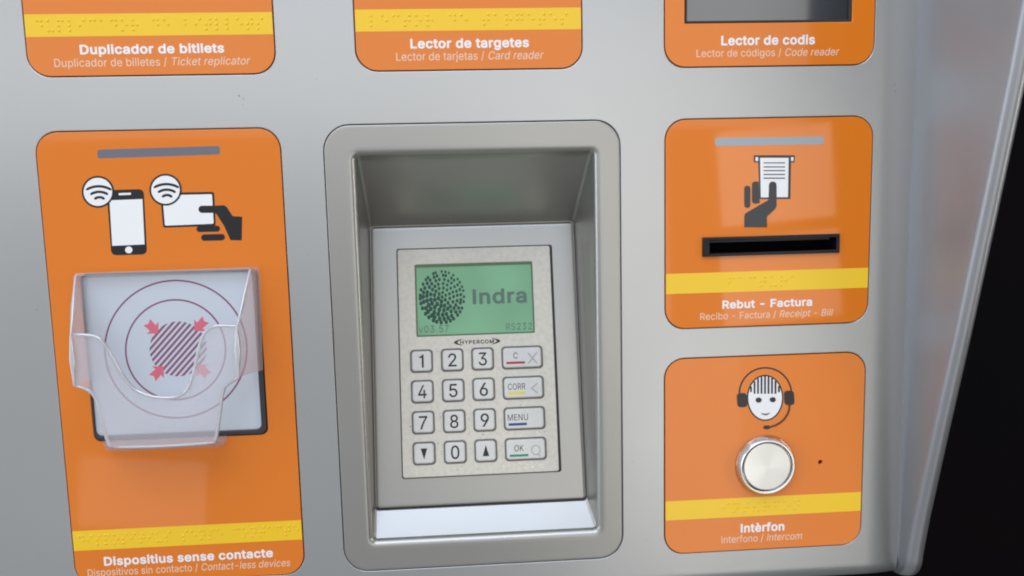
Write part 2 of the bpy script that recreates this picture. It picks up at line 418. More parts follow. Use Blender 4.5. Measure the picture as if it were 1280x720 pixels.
    '68,529 134,519 120,510 102,494 87,470 81,442 81,380 6,378 6,327 81,326;g425|200,-150 230,-150 256,-146 302,-131 314,-124 339,-104 350,-90 364,-64 370,-42 372,-16 372,378 314,379 31'
    '2,319 308,319 305,322 288,346 276,359 256,372 234,380 220,383 190,384 164,382 138,374 112,361 71,320 56,296 44,266 37,234 34,200 35,164 44,116 55,90 71,64 92,41 112,27 138,14 164,7'
    ' 206,5 234,9 266,23 289,44 304,66 306,68 311,68 311,-10 308,-34 298,-58 280,-76 264,-86 228,-96 198,-97 168,-93 154,-88 130,-74 100,-41 51,-70 59,-84 70,-98 86,-114 112,-131 154,-1'
    '46|202,59 182,61 160,67 138,82 118,104 101,148 96,198 102,242 116,278 127,294 144,312 162,322 180,328 206,330 228,328 250,321 272,306 291,284 307,244 311,222 312,180 308,146 301,12'
    '2 281,90 264,75 246,66 228,61;i167|53,0 114,0 114,378 53,378|79,444 96,444 106,448 121,462 126,478 125,494 121,504 106,518 88,523 72,522 56,514 47,504 41,486 47,462 62,448;j167|-10'
    ',-142 30,-141 44,-138 66,-129 78,-121 92,-106 103,-88 109,-70 114,-36 114,378 53,378 52,-42 47,-62 32,-80 14,-86 -10,-88|78,444 96,444 106,448 120,462 126,478 125,494 117,508 106,5'
    '18 88,523 72,522 56,514 47,504 41,488 42,472 50,458 62,448;k381|53,0 114,0 114,140 154,178 294,0 372,0 201,216 334,352 360,379 284,379 120,212 114,212 114,508 53,508;l165|52,0 112,'
    '0 112,508 52,508;m610|53,0 114,0 115,258 119,274 133,300 148,314 158,320 184,329 214,329 238,322 265,298 272,280 274,264 274,0 335,0 336,264 344,288 351,300 366,315 386,326 400,329'
    ' 428,330 454,324 477,308 485,298 492,282 496,258 496,68 496,0 557,0 557,262 555,284 551,304 541,328 529,346 514,361 496,373 460,385 428,386 400,382 382,376 352,358 326,330 316,311 '
    '303,342 284,364 268,375 240,384 200,385 174,377 146,360 130,344 122,332 112,309 112,378 54,379;n410|53,0 114,0 115,250 125,282 134,294 150,310 176,324 202,329 222,328 242,324 256,3'
    '18 268,309 286,286 293,264 296,240 296,0 357,0 357,122 357,248 351,294 341,322 328,340 310,359 294,370 254,383 198,382 174,374 152,362 130,342 112,311 112,378 54,379;o415|202,-8 24'
    '2,-5 272,3 300,16 330,42 343,58 358,82 367,104 379,148 381,178 379,226 372,258 360,290 343,318 318,345 300,360 262,377 242,382 214,384 172,382 144,374 116,360 83,330 72,318 57,294 '
    '45,264 37,226 34,192 36,156 43,118 55,86 72,58 98,31 116,16 154,0 172,-5|204,46 182,49 162,55 144,66 125,86 118,96 105,126 98,160 96,192 101,232 107,256 128,294 144,310 162,321 184'
    ',328 210,330 232,328 252,321 270,310 288,292 298,278 314,238 318,214 319,176 314,138 307,116 298,96 288,84 270,66 252,55 232,49;p424|53,-142 114,-142 114,59 120,56 138,30 158,12 19'
    '2,-4 220,-8 262,-6 288,3 314,16 332,30 355,56 371,86 382,118 388,148 390,198 388,228 382,258 371,292 354,320 344,331 314,361 288,374 260,382 218,384 190,380 170,373 135,344 118,319'
    ' 112,319 112,378 53,378|216,47 196,49 176,56 154,72 137,92 125,114 118,136 114,160 113,202 118,242 130,274 144,296 160,312 178,322 196,328 224,330 244,328 262,322 288,305 305,284 3'
    '23,240 327,218 328,176 324,142 316,116 296,82 280,66 262,55 244,49;r259|53,0 114,0 114,244 118,266 126,284 146,306 158,315 174,321 204,326 243,322 243,384 208,385 192,383 170,377 1'
    '52,367 124,340 114,321 112,322 112,379 53,378;s365|170,-8 212,-7 238,-2 258,5 282,18 305,38 323,64 329,84 331,102 328,132 320,154 310,166 288,187 256,202 170,223 138,234 115,252 11'
    '0,264 109,280 111,292 117,302 136,320 146,326 164,331 204,332 230,324 240,318 254,304 268,277 324,290 317,310 299,340 272,363 252,373 230,380 186,384 160,383 140,379 116,371 94,360'
    ' 84,351 65,332 55,314 49,296 47,270 50,248 57,228 66,216 92,192 118,180 148,170 220,153 240,146 250,139 262,126 268,106 266,90 259,76 244,62 228,53 208,47 176,45 144,51 124,60 109,'
    '74 101,86 94,107 36,94 41,72 50,54 78,22 92,12 118,1 154,-7;t227|163,-4 196,-3 212,1 213,4 202,54 178,50 156,51 140,58 129,72 126,92 126,326 204,327 204,378 126,380 126,458 126,471'
    ' 65,470 65,380 6,379 6,328 65,326 65,88 68,64 76,42 94,19 112,7 136,-1;u410|176,-4 210,-3 234,5 258,17 279,38 294,60 298,69 298,0 357,0 357,378 296,379 296,142 290,112 283,96 272,8'
    '1 260,69 242,58 220,51 208,50 180,52 168,55 154,61 135,78 123,96 116,116 114,138 114,378 54,379 53,124 59,84 68,60 76,48 100,21 114,11 134,2;v389|163,0 227,2 371,378 304,378 223,15'
    '4 209,112 202,82 196,58 194,60 166,154 85,378 17,378;ó415|202,-8 242,-5 272,3 300,16 330,42 343,58 358,82 367,104 379,148 381,178 379,226 372,258 360,290 343,318 318,345 300,360 26'
    '2,377 242,382 214,384 172,382 144,374 116,360 83,330 72,318 57,294 45,264 37,226 34,192 36,156 43,118 55,86 72,58 98,31 116,16 154,0 172,-5|204,46 182,49 162,55 144,66 125,86 118,9'
    '6 105,126 98,160 96,192 101,232 107,256 128,294 144,310 162,321 184,328 210,330 232,328 252,321 270,310 288,292 298,278 314,238 318,214 319,176 314,138 307,116 298,96 288,84 270,66'
    ' 252,55 232,49|181,430 230,429 297,528 228,529')
GLYPHS_BOLD = (
    ' 188;-453|114,162 336,162 346,164 358,174 362,182 363,244 358,258 348,267 337,270 114,270 104,268 93,258 89,250 88,188 93,174 102,165;C510|262,-32 296,-32 320,-28 360,-16 396,1 430'
    ',27 456,56 484,104 498,152 497,170 488,181 480,185 402,185 394,181 385,172 375,142 359,116 332,95 310,85 276,79 242,81 220,87 198,98 175,116 163,130 149,154 139,180 132,212 129,248'
    ' 131,288 139,328 148,352 161,374 180,397 198,410 218,421 242,428 262,430 288,429 310,424 332,414 342,407 359,392 367,382 380,356 383,340 390,330 398,324 408,322 472,322 488,327 496'
    ',336 499,350 484,406 456,454 426,485 398,506 370,521 336,533 286,541 262,542 216,537 176,525 134,505 108,484 71,444 47,406 30,366 18,308 14,248 18,200 27,154 47,102 71,64 89,44 108'
    ',25 138,2 182,-19 216,-28;D502|60,-26 226,-26 276,-22 322,-10 364,8 396,31 432,68 456,106 474,152 484,202 488,260 484,308 475,356 458,400 433,442 402,474 366,501 340,513 320,521 27'
    '4,531 230,535 60,535 48,532 39,524 34,508 34,0 39,-14 48,-23|152,83 151,426 226,426 256,423 282,417 306,406 332,386 342,374 356,350 366,320 371,294 373,264 371,216 366,190 355,158 '
    '341,136 324,117 304,103 278,92 248,85 222,83;E419|60,-26 374,-26 390,-21 400,-6 400,64 396,72 384,81 374,83 151,84 152,203 354,203 364,205 376,214 381,230 381,286 376,300 366,309 3'
    '54,312 152,312 151,328 152,426 372,426 386,431 397,446 397,516 393,524 378,534 60,535 48,532 39,524 34,508 34,0 39,-14 48,-23;F410|60,-26 132,-25 140,-21 149,-10 151,0 152,195 346,'
    '195 358,198 369,210 372,222 371,284 367,292 356,302 346,304 151,304 152,426 308,426 376,427 384,431 392,440 395,452 394,516 390,524 378,533 368,535 60,535 48,532 37,520 34,508 34,0'
    ' 39,-14 48,-23;H517|60,-26 132,-25 140,-21 149,-10 151,0 152,206 366,206 366,0 369,-12 380,-23 392,-26 456,-26 468,-23 478,-14 483,0 483,508 480,520 467,532 456,535 392,535 378,530'
    ' 368,518 366,508 366,315 152,315 151,508 148,520 136,532 124,535 60,535 48,532 39,524 34,508 34,0 39,-14 48,-23;I185|60,-26 132,-25 146,-14 151,0 151,508 146,524 136,532 125,534 54'
    ',534 39,524 34,508 34,0 39,-14 48,-23;L393|60,-26 360,-26 376,-21 386,-6 386,64 382,72 370,81 360,83 151,84 151,324 151,508 148,520 140,530 132,534 60,535 46,530 35,516 34,0 39,-14'
    ' 48,-23;M628|60,-26 128,-25 136,-21 147,-6 148,275 261,-8 272,-21 286,-26 348,-25 356,-21 366,-10 478,275 478,0 480,-10 490,-21 504,-26 568,-26 582,-21 591,-12 594,0 594,334 594,50'
    '8 591,520 580,532 568,535 476,535 464,532 451,518 314,159 174,522 164,532 152,535 60,535 46,530 37,520 34,508 34,0 39,-14 48,-23;O533|262,-32 318,-28 358,-17 400,4 426,25 445,44 46'
    '3,64 487,102 502,140 515,194 519,246 516,306 506,356 489,402 463,444 426,484 396,507 358,525 336,532 318,537 272,542 216,537 176,525 134,505 108,484 89,464 71,444 47,406 30,366 19,'
    '314 14,260 18,200 28,150 45,106 71,64 108,25 138,2 182,-19 216,-28|262,79 246,80 226,85 198,98 180,111 163,132 148,156 138,182 131,220 129,260 132,296 139,328 148,352 163,378 177,3'
    '94 198,411 220,421 242,428 272,430 290,428 314,422 324,417 352,398 370,378 385,354 396,322 402,294 404,244 402,214 396,186 385,156 370,130 344,104 314,87 288,80;P445|60,-26 132,-25'
    ' 140,-21 149,-10 151,0 152,160 262,161 316,171 344,184 368,200 396,228 413,252 432,310 435,340 432,386 413,442 396,468 368,494 344,510 316,523 280,531 254,534 60,535 48,532 37,520 '
    '34,508 34,0 39,-14 48,-23|152,268 152,426 256,425 280,418 298,407 310,390 315,376 318,338 310,306 303,294 294,285 274,274 250,269;R449|60,-26 132,-25 140,-21 149,-10 151,0 152,172 '
    '230,172 233,170 325,-4 331,-14 342,-23 354,-26 428,-26 442,-21 453,-6 452,10 350,196 372,211 399,238 420,274 431,310 435,346 433,382 427,412 413,446 399,468 372,494 352,508 342,514'
    ' 308,526 242,535 60,535 46,530 37,520 34,508 34,0 39,-14 48,-23|152,281 152,426 256,425 286,417 300,408 311,394 316,380 319,342 311,312 298,297 282,288 258,282;Y472|203,-26 274,-25'
    ' 282,-21 291,-12 294,0 294,202 475,492 481,508 476,524 462,534 382,535 366,530 356,518 248,342 237,322 235,322 116,518 102,532 90,535 10,534 -5,524 -10,508 -4,492 177,202 177,0 182'
    ',-14 192,-23;a389|154,-34 176,-34 208,-29 226,-23 252,-8 262,-21 278,-26 344,-25 352,-21 360,-12 363,0 363,258 360,286 353,314 333,352 304,379 272,397 248,404 212,410 184,410 150,4'
    '06 106,393 82,381 68,370 40,342 27,322 16,298 16,284 20,276 34,266 92,249 100,248 112,251 122,260 131,278 142,288 160,299 178,304 204,305 224,301 236,294 247,278 250,264 250,256 24'
    '8,255 116,236 84,225 66,216 48,205 29,186 20,174 10,150 4,112 7,76 14,52 36,18 60,-6 86,-20 112,-29|164,71 140,76 124,86 118,100 118,110 122,122 134,130 152,138 210,146 250,152 249'
    ',128 240,104 228,89 202,75;b424|219,-34 268,-31 298,-21 326,-7 346,9 376,42 395,76 407,112 413,142 416,180 413,236 407,266 392,308 375,336 328,382 288,401 268,407 236,410 206,409 1'
    '84,405 158,396 140,383 140,446 139,516 135,524 126,532 114,535 46,534 38,530 28,516 28,-6 32,-14 46,-25 112,-26 126,-21 135,-12 138,-4 160,-19 176,-26 200,-32|216,73 188,79 168,93 '
    '158,106 143,144 140,160 139,202 143,236 154,264 165,280 174,290 188,298 204,303 224,304 240,302 256,296 272,284 284,270 299,228 302,176 299,150 292,126 275,98 264,87 250,78 236,74;'
    'c396|202,-34 230,-33 266,-27 294,-16 322,0 355,32 373,58 388,94 388,108 384,116 370,127 304,143 292,140 283,132 268,100 256,87 244,79 222,73 204,72 190,74 170,81 160,87 141,108 132'
    ',126 127,144 122,192 126,226 132,248 149,278 160,289 176,298 190,303 214,304 236,300 256,289 269,274 282,248 294,238 312,237 340,245 370,252 376,256 386,268 387,284 372,320 354,346'
    ' 320,377 284,396 242,408 228,410 172,408 140,400 120,391 88,370 62,346 51,334 31,300 19,268 12,234 8,182 11,148 18,112 34,70 51,42 82,10 104,-7 146,-25 166,-30;d424|188,-34 218,-33'
    ' 240,-29 266,-18 288,-4 290,-12 298,-21 314,-26 378,-25 386,-21 397,-6 397,516 393,524 378,534 312,535 302,533 290,524 286,516 285,464 284,383 266,396 254,401 226,408 206,410 156,4'
    '07 126,398 100,384 80,368 47,332 30,302 21,278 11,236 8,198 11,142 21,100 30,76 47,44 63,24 98,-7 126,-21 156,-31|200,73 188,74 170,80 160,87 141,108 127,144 122,194 126,228 132,25'
    '2 149,280 174,299 188,303 208,304 222,303 236,298 256,285 267,270 276,254 281,236 286,182 278,134 268,108 259,96 236,79 220,74;e404|206,-34 240,-33 270,-28 294,-20 336,5 360,28 380'
    ',58 390,84 389,100 380,112 372,116 306,131 292,126 282,116 272,96 254,81 230,73 196,73 174,79 154,91 142,102 133,118 126,142 370,143 382,146 394,158 397,170 396,230 387,274 373,312'
    ' 362,330 348,348 318,376 280,397 254,405 228,409 198,410 164,407 132,397 102,382 80,365 63,348 50,332 33,304 18,262 11,232 8,182 11,148 18,112 34,70 51,42 64,28 80,11 104,-7 140,-2'
    '3 168,-30|130,247 132,258 148,282 174,299 200,304 222,303 242,296 256,285 274,260 276,247;f254|81,-26 148,-25 156,-21 167,-6 168,300 234,302 249,312 254,328 254,378 249,394 234,404'
    ' 168,405 168,426 170,436 176,445 204,448 226,442 238,445 248,454 255,470 269,520 264,536 250,546 214,555 178,556 152,552 122,542 104,531 81,508 63,480 56,454 55,406 0,404 -8,400 -1'
    '9,386 -20,328 -15,312 0,302 55,300 55,0 60,-14 70,-23;g425|200,-176 230,-176 264,-171 302,-160 314,-154 346,-133 360,-118 373,-102 387,-78 395,-48 398,-16 398,378 396,388 386,400 3'
    '72,405 306,404 292,394 288,382 262,398 242,405 220,409 174,409 136,401 96,382 63,350 50,336 33,308 20,277 11,238 9,218 8,182 11,146 17,116 30,82 50,50 63,34 82,17 116,-4 134,-12 16'
    '4,-19 188,-21 226,-19 260,-9 285,4 283,-28 275,-46 266,-55 252,-63 234,-69 198,-71 180,-69 164,-64 146,-53 116,-20 100,-15 90,-17 44,-43 27,-60 26,-76 36,-96 49,-112 82,-143 106,-1'
    '57 136,-168 160,-173|202,85 172,90 152,103 140,118 126,154 122,198 127,234 140,268 148,280 158,290 172,298 188,303 206,304 222,303 238,298 256,285 269,270 283,232 286,180 283,152 2'
    '77,132 260,106 250,97 236,90 222,86;i167|53,-26 120,-25 135,-14 140,0 140,378 135,394 126,402 114,404 46,404 32,394 27,378 27,0 32,-14 42,-23|79,418 102,419 124,430 144,450 150,464'
    ' 152,478 150,502 142,520 118,541 102,547 88,549 66,547 42,535 24,516 15,486 18,464 26,448 50,425 66,419;l165|52,-26 118,-25 133,-14 138,0 138,508 133,524 124,532 112,534 46,534 31,'
    '524 26,508 26,0 31,-14 40,-23;n410|53,-26 120,-25 128,-21 138,-10 140,0 141,248 152,276 164,289 176,296 202,303 228,301 244,295 252,288 262,276 265,268 270,240 270,0 273,-12 282,-2'
    '1 296,-26 356,-26 368,-23 378,-14 383,0 383,128 383,248 376,302 364,334 349,356 324,380 304,394 280,403 254,409 220,410 192,407 164,398 138,383 133,394 118,404 54,405 44,403 32,394'
    ' 27,378 27,0 32,-14 42,-23;o415|202,-34 250,-30 282,-21 314,-5 351,28 364,42 381,70 394,102 404,142 407,178 405,226 397,264 384,300 364,334 334,366 312,383 268,402 250,407 214,410 '
    '166,407 134,398 102,381 62,346 51,334 34,306 21,274 12,234 8,192 10,156 18,112 31,76 51,42 82,10 104,-7 146,-25 166,-30|204,72 190,74 170,81 160,87 141,108 132,126 127,144 122,192 '
    '126,226 132,248 149,278 160,289 176,298 190,303 210,304 228,302 240,298 256,289 276,264 290,226 293,176 289,144 283,126 276,110 267,98 256,87 240,78;p424|53,-168 120,-168 128,-164 '
    '137,-154 140,-142 140,-6 166,-22 200,-32 236,-34 268,-31 312,-14 346,9 376,42 391,68 407,112 414,148 416,198 413,236 407,266 392,308 375,336 348,364 326,384 298,398 268,407 252,409'
    ' 218,410 184,405 158,396 138,380 135,390 126,400 112,405 46,404 38,400 30,390 27,378 27,-142 32,-158 42,-166|216,73 188,79 168,93 158,106 143,144 140,160 139,202 143,236 154,264 16'
    '5,280 174,290 188,298 204,303 224,304 240,302 256,296 272,284 284,270 299,228 302,176 299,150 292,126 275,98 264,87 250,78 236,74;r259|53,-26 120,-25 128,-21 138,-10 140,0 140,244 '
    '143,260 153,278 170,292 204,300 250,297 258,301 268,316 269,384 267,394 252,408 230,410 208,411 182,408 160,401 138,388 126,400 118,404 54,405 38,400 29,388 27,378 27,0 32,-14 42,-'
    '23;s365|170,-34 212,-33 244,-27 268,-19 296,-3 326,24 346,52 354,76 357,102 353,138 343,166 331,182 302,208 272,224 168,251 148,258 137,266 135,272 136,284 148,297 156,302 182,307 '
    '204,306 226,296 233,290 246,264 262,252 276,252 328,264 338,269 348,280 349,298 340,322 320,354 302,373 274,391 242,404 214,409 186,410 152,408 106,395 80,381 44,348 31,324 24,304 '
    '21,278 24,246 37,212 48,196 76,171 108,156 140,145 206,130 230,122 237,116 242,104 237,90 218,77 200,72 176,71 150,76 138,82 130,90 124,98 116,120 106,130 94,133 28,119 15,108 10,9'
    '4 15,68 27,42 38,26 64,1 80,-11 110,-24 148,-32;t227|163,-30 196,-29 216,-25 226,-20 238,-4 239,4 235,26 228,58 223,68 214,77 202,80 178,76 160,77 154,80 152,92 152,300 204,301 218'
    ',306 229,320 230,378 225,394 214,403 152,406 151,478 147,486 136,494 126,497 66,497 54,494 44,486 39,470 39,406 0,404 -15,394 -20,378 -20,328 -15,312 -4,303 39,300 39,88 43,56 54,2'
    '8 80,-2 100,-16 130,-26;u410|176,-30 218,-28 244,-19 272,-4 284,-21 298,-26 364,-25 372,-21 380,-12 383,0 383,378 380,390 372,400 356,405 296,405 282,400 272,388 270,378 270,142 26'
    '1,110 253,98 244,89 216,77 182,78 162,87 147,106 141,124 140,138 140,378 135,394 126,402 114,405 54,405 42,402 30,390 27,378 27,124 29,100 37,68 46,46 61,24 84,0 102,-12 124,-22 15'
    '0,-28;è404|206,-34 240,-33 270,-28 294,-20 314,-9 342,11 365,34 380,58 390,84 389,100 376,114 306,131 292,126 282,116 272,96 254,81 230,73 196,73 174,79 154,91 142,102 128,130 126,'
    '143 370,143 382,146 394,158 397,170 396,230 390,264 373,312 355,340 326,369 298,389 274,398 243,406 254,420 255,436 206,540 196,550 182,555 114,555 102,552 90,538 88,528 90,518 157'
    ',416 167,408 132,397 102,382 80,365 63,348 50,332 30,298 11,232 8,182 11,148 18,112 31,76 51,42 80,11 112,-11 134,-21 168,-30|130,247 132,258 148,282 174,299 200,304 222,303 242,29'
    '6 256,285 274,260 276,247')
ART_PHONE = [('black',[[(-181.49,-0.92),(-181.31,0.34),(-180.77,1.24),(-179.89,1.78),(-178.66,1.97),(-165.33,2.04),(-164.1,1.86),(-163.23,1.33),(-162.72,0.43),(-162.58,-0.82),(-163.3,-29.33),(-163.51,-30.61),(-164.07,-31.53),(-164.97,-32.08),(-166.22,-32.26),(-178.92,-32.28),(-180.16,-32.1),(-181.04,-31.55),(-181.57,-30.64),(-181.73,-29.37)]]),('white',[[(-180.39,-3.39),(-163.55,-3.13),(-164.28,-26.93),(-180.91,-27.25)]]),('white',[[(-169.6,0.34),(-169.37,0.29),(-169.19,0.14),(-169.09,-0.08),(-169.1,-0.33),(-169.21,-0.55),(-169.41,-0.71),(-169.65,-0.77),(-174.97,-0.86),(-175.2,-0.81),(-175.38,-0.66),(-175.48,-0.44),(-175.47,-0.19),(-175.35,0.03),(-175.16,0.19),(-174.92,0.25)]]),('white',[[(-170.73,-29.68),(-170.87,-30.23),(-171.17,-30.72),(-171.61,-31.11),(-172.15,-31.35),(-172.73,-31.42),(-173.3,-31.32),(-173.79,-31.05),(-174.17,-30.64),(-174.4,-30.13),(-174.44,-29.57),(-174.31,-29.02),(-174.01,-28.52),(-173.56,-28.14),(-173.03,-27.9),(-172.45,-27.83),(-171.88,-27.93),(-171.38,-28.2),(-171.01,-28.61),(-170.78,-29.12)]]),('black',[[(-177.66,0.97),(-177.86,-0.32),(-178.26,-1.58),(-178.85,-2.77),(-179.62,-3.86),(-180.53,-4.83),(-181.58,-5.65),(-182.74,-6.3),(-183.97,-6.77),(-185.25,-7.04),(-186.54,-7.11),(-187.81,-6.98),(-189.04,-6.64),(-190.18,-6.12),(-191.22,-5.41),(-192.13,-4.54),(-192.88,-3.53),(-193.45,-2.41),(-193.84,-1.2),(-194.03,0.07),(-194.02,1.37),(-193.81,2.66),(-193.41,3.91),(-192.82,5.09),(-192.05,6.18),(-191.14,7.14),(-190.1,7.96),(-188.95,8.61),(-187.72,9.07),(-186.45,9.35),(-185.17,9.42),(-183.9,9.29),(-182.68,8.96),(-181.53,8.44),(-180.49,7.74),(-179.58,6.87),(-178.83,5.87),(-178.25,4.75),(-177.85,3.54),(-177.65,2.27)]]),('white',[[(-178.63,1.0),(-178.81,-0.14),(-179.16,-1.25),(-179.68,-2.29),(-180.36,-3.25),(-181.17,-4.11),(-182.09,-4.83),(-183.11,-5.4),(-184.19,-5.82),(-185.32,-6.06),(-186.46,-6.12),(-187.58,-6.0),(-188.66,-5.7),(-189.67,-5.24),(-190.58,-4.62),(-191.38,-3.85),(-192.04,-2.97),(-192.55,-1.98),(-192.9,-0.91),(-193.07,0.2),(-193.06,1.34),(-192.87,2.48),(-192.52,3.58),(-191.99,4.62),(-191.32,5.58),(-190.52,6.43),(-189.6,7.14),(-188.58,7.72),(-187.5,8.13),(-186.38,8.37),(-185.25,8.43),(-184.13,8.32),(-183.05,8.03),(-182.04,7.57),(-181.13,6.95),(-180.33,6.19),(-179.66,5.31),(-179.15,4.32),(-178.8,3.26),(-178.62,2.14)]]),('black',[[(-191.68,2.06),(-190.72,2.15),(-189.91,2.51),(-189.08,2.81),(-188.24,3.04),(-187.39,3.21),(-186.53,3.32),(-185.67,3.37),(-184.81,3.35),(-183.96,3.26),(-183.12,3.11),(-182.3,2.9),(-181.49,2.63),(-180.72,2.29),(-179.97,1.9),(-179.02,1.76),(-178.72,2.24),(-179.28,3.06),(-180.11,3.49),(-180.97,3.87),(-181.86,4.17),(-182.77,4.41),(-183.71,4.57),(-184.65,4.67),(-185.61,4.69),(-186.56,4.64),(-187.52,4.52),(-188.46,4.33),(-189.4,4.06),(-190.32,3.73),(-191.21,3.34),(-191.9,2.55)]]),('black',[[(-189.72,-0.41),(-189.0,-0.41),(-188.46,-0.15),(-187.89,0.07),(-187.32,0.25),(-186.74,0.38),(-186.15,0.46),(-185.55,0.5),(-184.97,0.48),(-184.38,0.42),(-183.81,0.31),(-183.25,0.15),(-182.7,-0.05),(-182.18,-0.3),(-181.68,-0.59),(-180.96,-0.62),(-180.63,-0.16),(-180.94,0.54),(-181.53,0.88),(-182.15,1.18),(-182.78,1.42),(-183.44,1.6),(-184.12,1.73),(-184.8,1.8),(-185.5,1.82),(-186.19,1.78),(-186.88,1.68),(-187.57,1.53),(-188.25,1.32),(-188.91,1.06),(-189.55,0.75),(-189.97,0.07)]]),('black',[[(-187.73,-2.85),(-187.23,-2.91),(-186.96,-2.73),(-186.69,-2.57),(-186.4,-2.45),(-186.09,-2.35),(-185.79,-2.3),(-185.48,-2.27),(-185.17,-2.28),(-184.87,-2.32),(-184.57,-2.39),(-184.29,-2.5),(-184.02,-2.64),(-183.77,-2.8),(-183.54,-3.0),(-183.03,-2.97),(-182.63,-2.58),(-182.62,-2.0),(-182.96,-1.72),(-183.32,-1.48),(-183.71,-1.28),(-184.13,-1.12),(-184.55,-1.01),(-184.99,-0.96),(-185.44,-0.94),(-185.89,-0.98),(-186.33,-1.07),(-186.77,-1.2),(-187.19,-1.38),(-187.59,-1.61),(-187.97,-1.87),(-188.06,-2.44)]])]
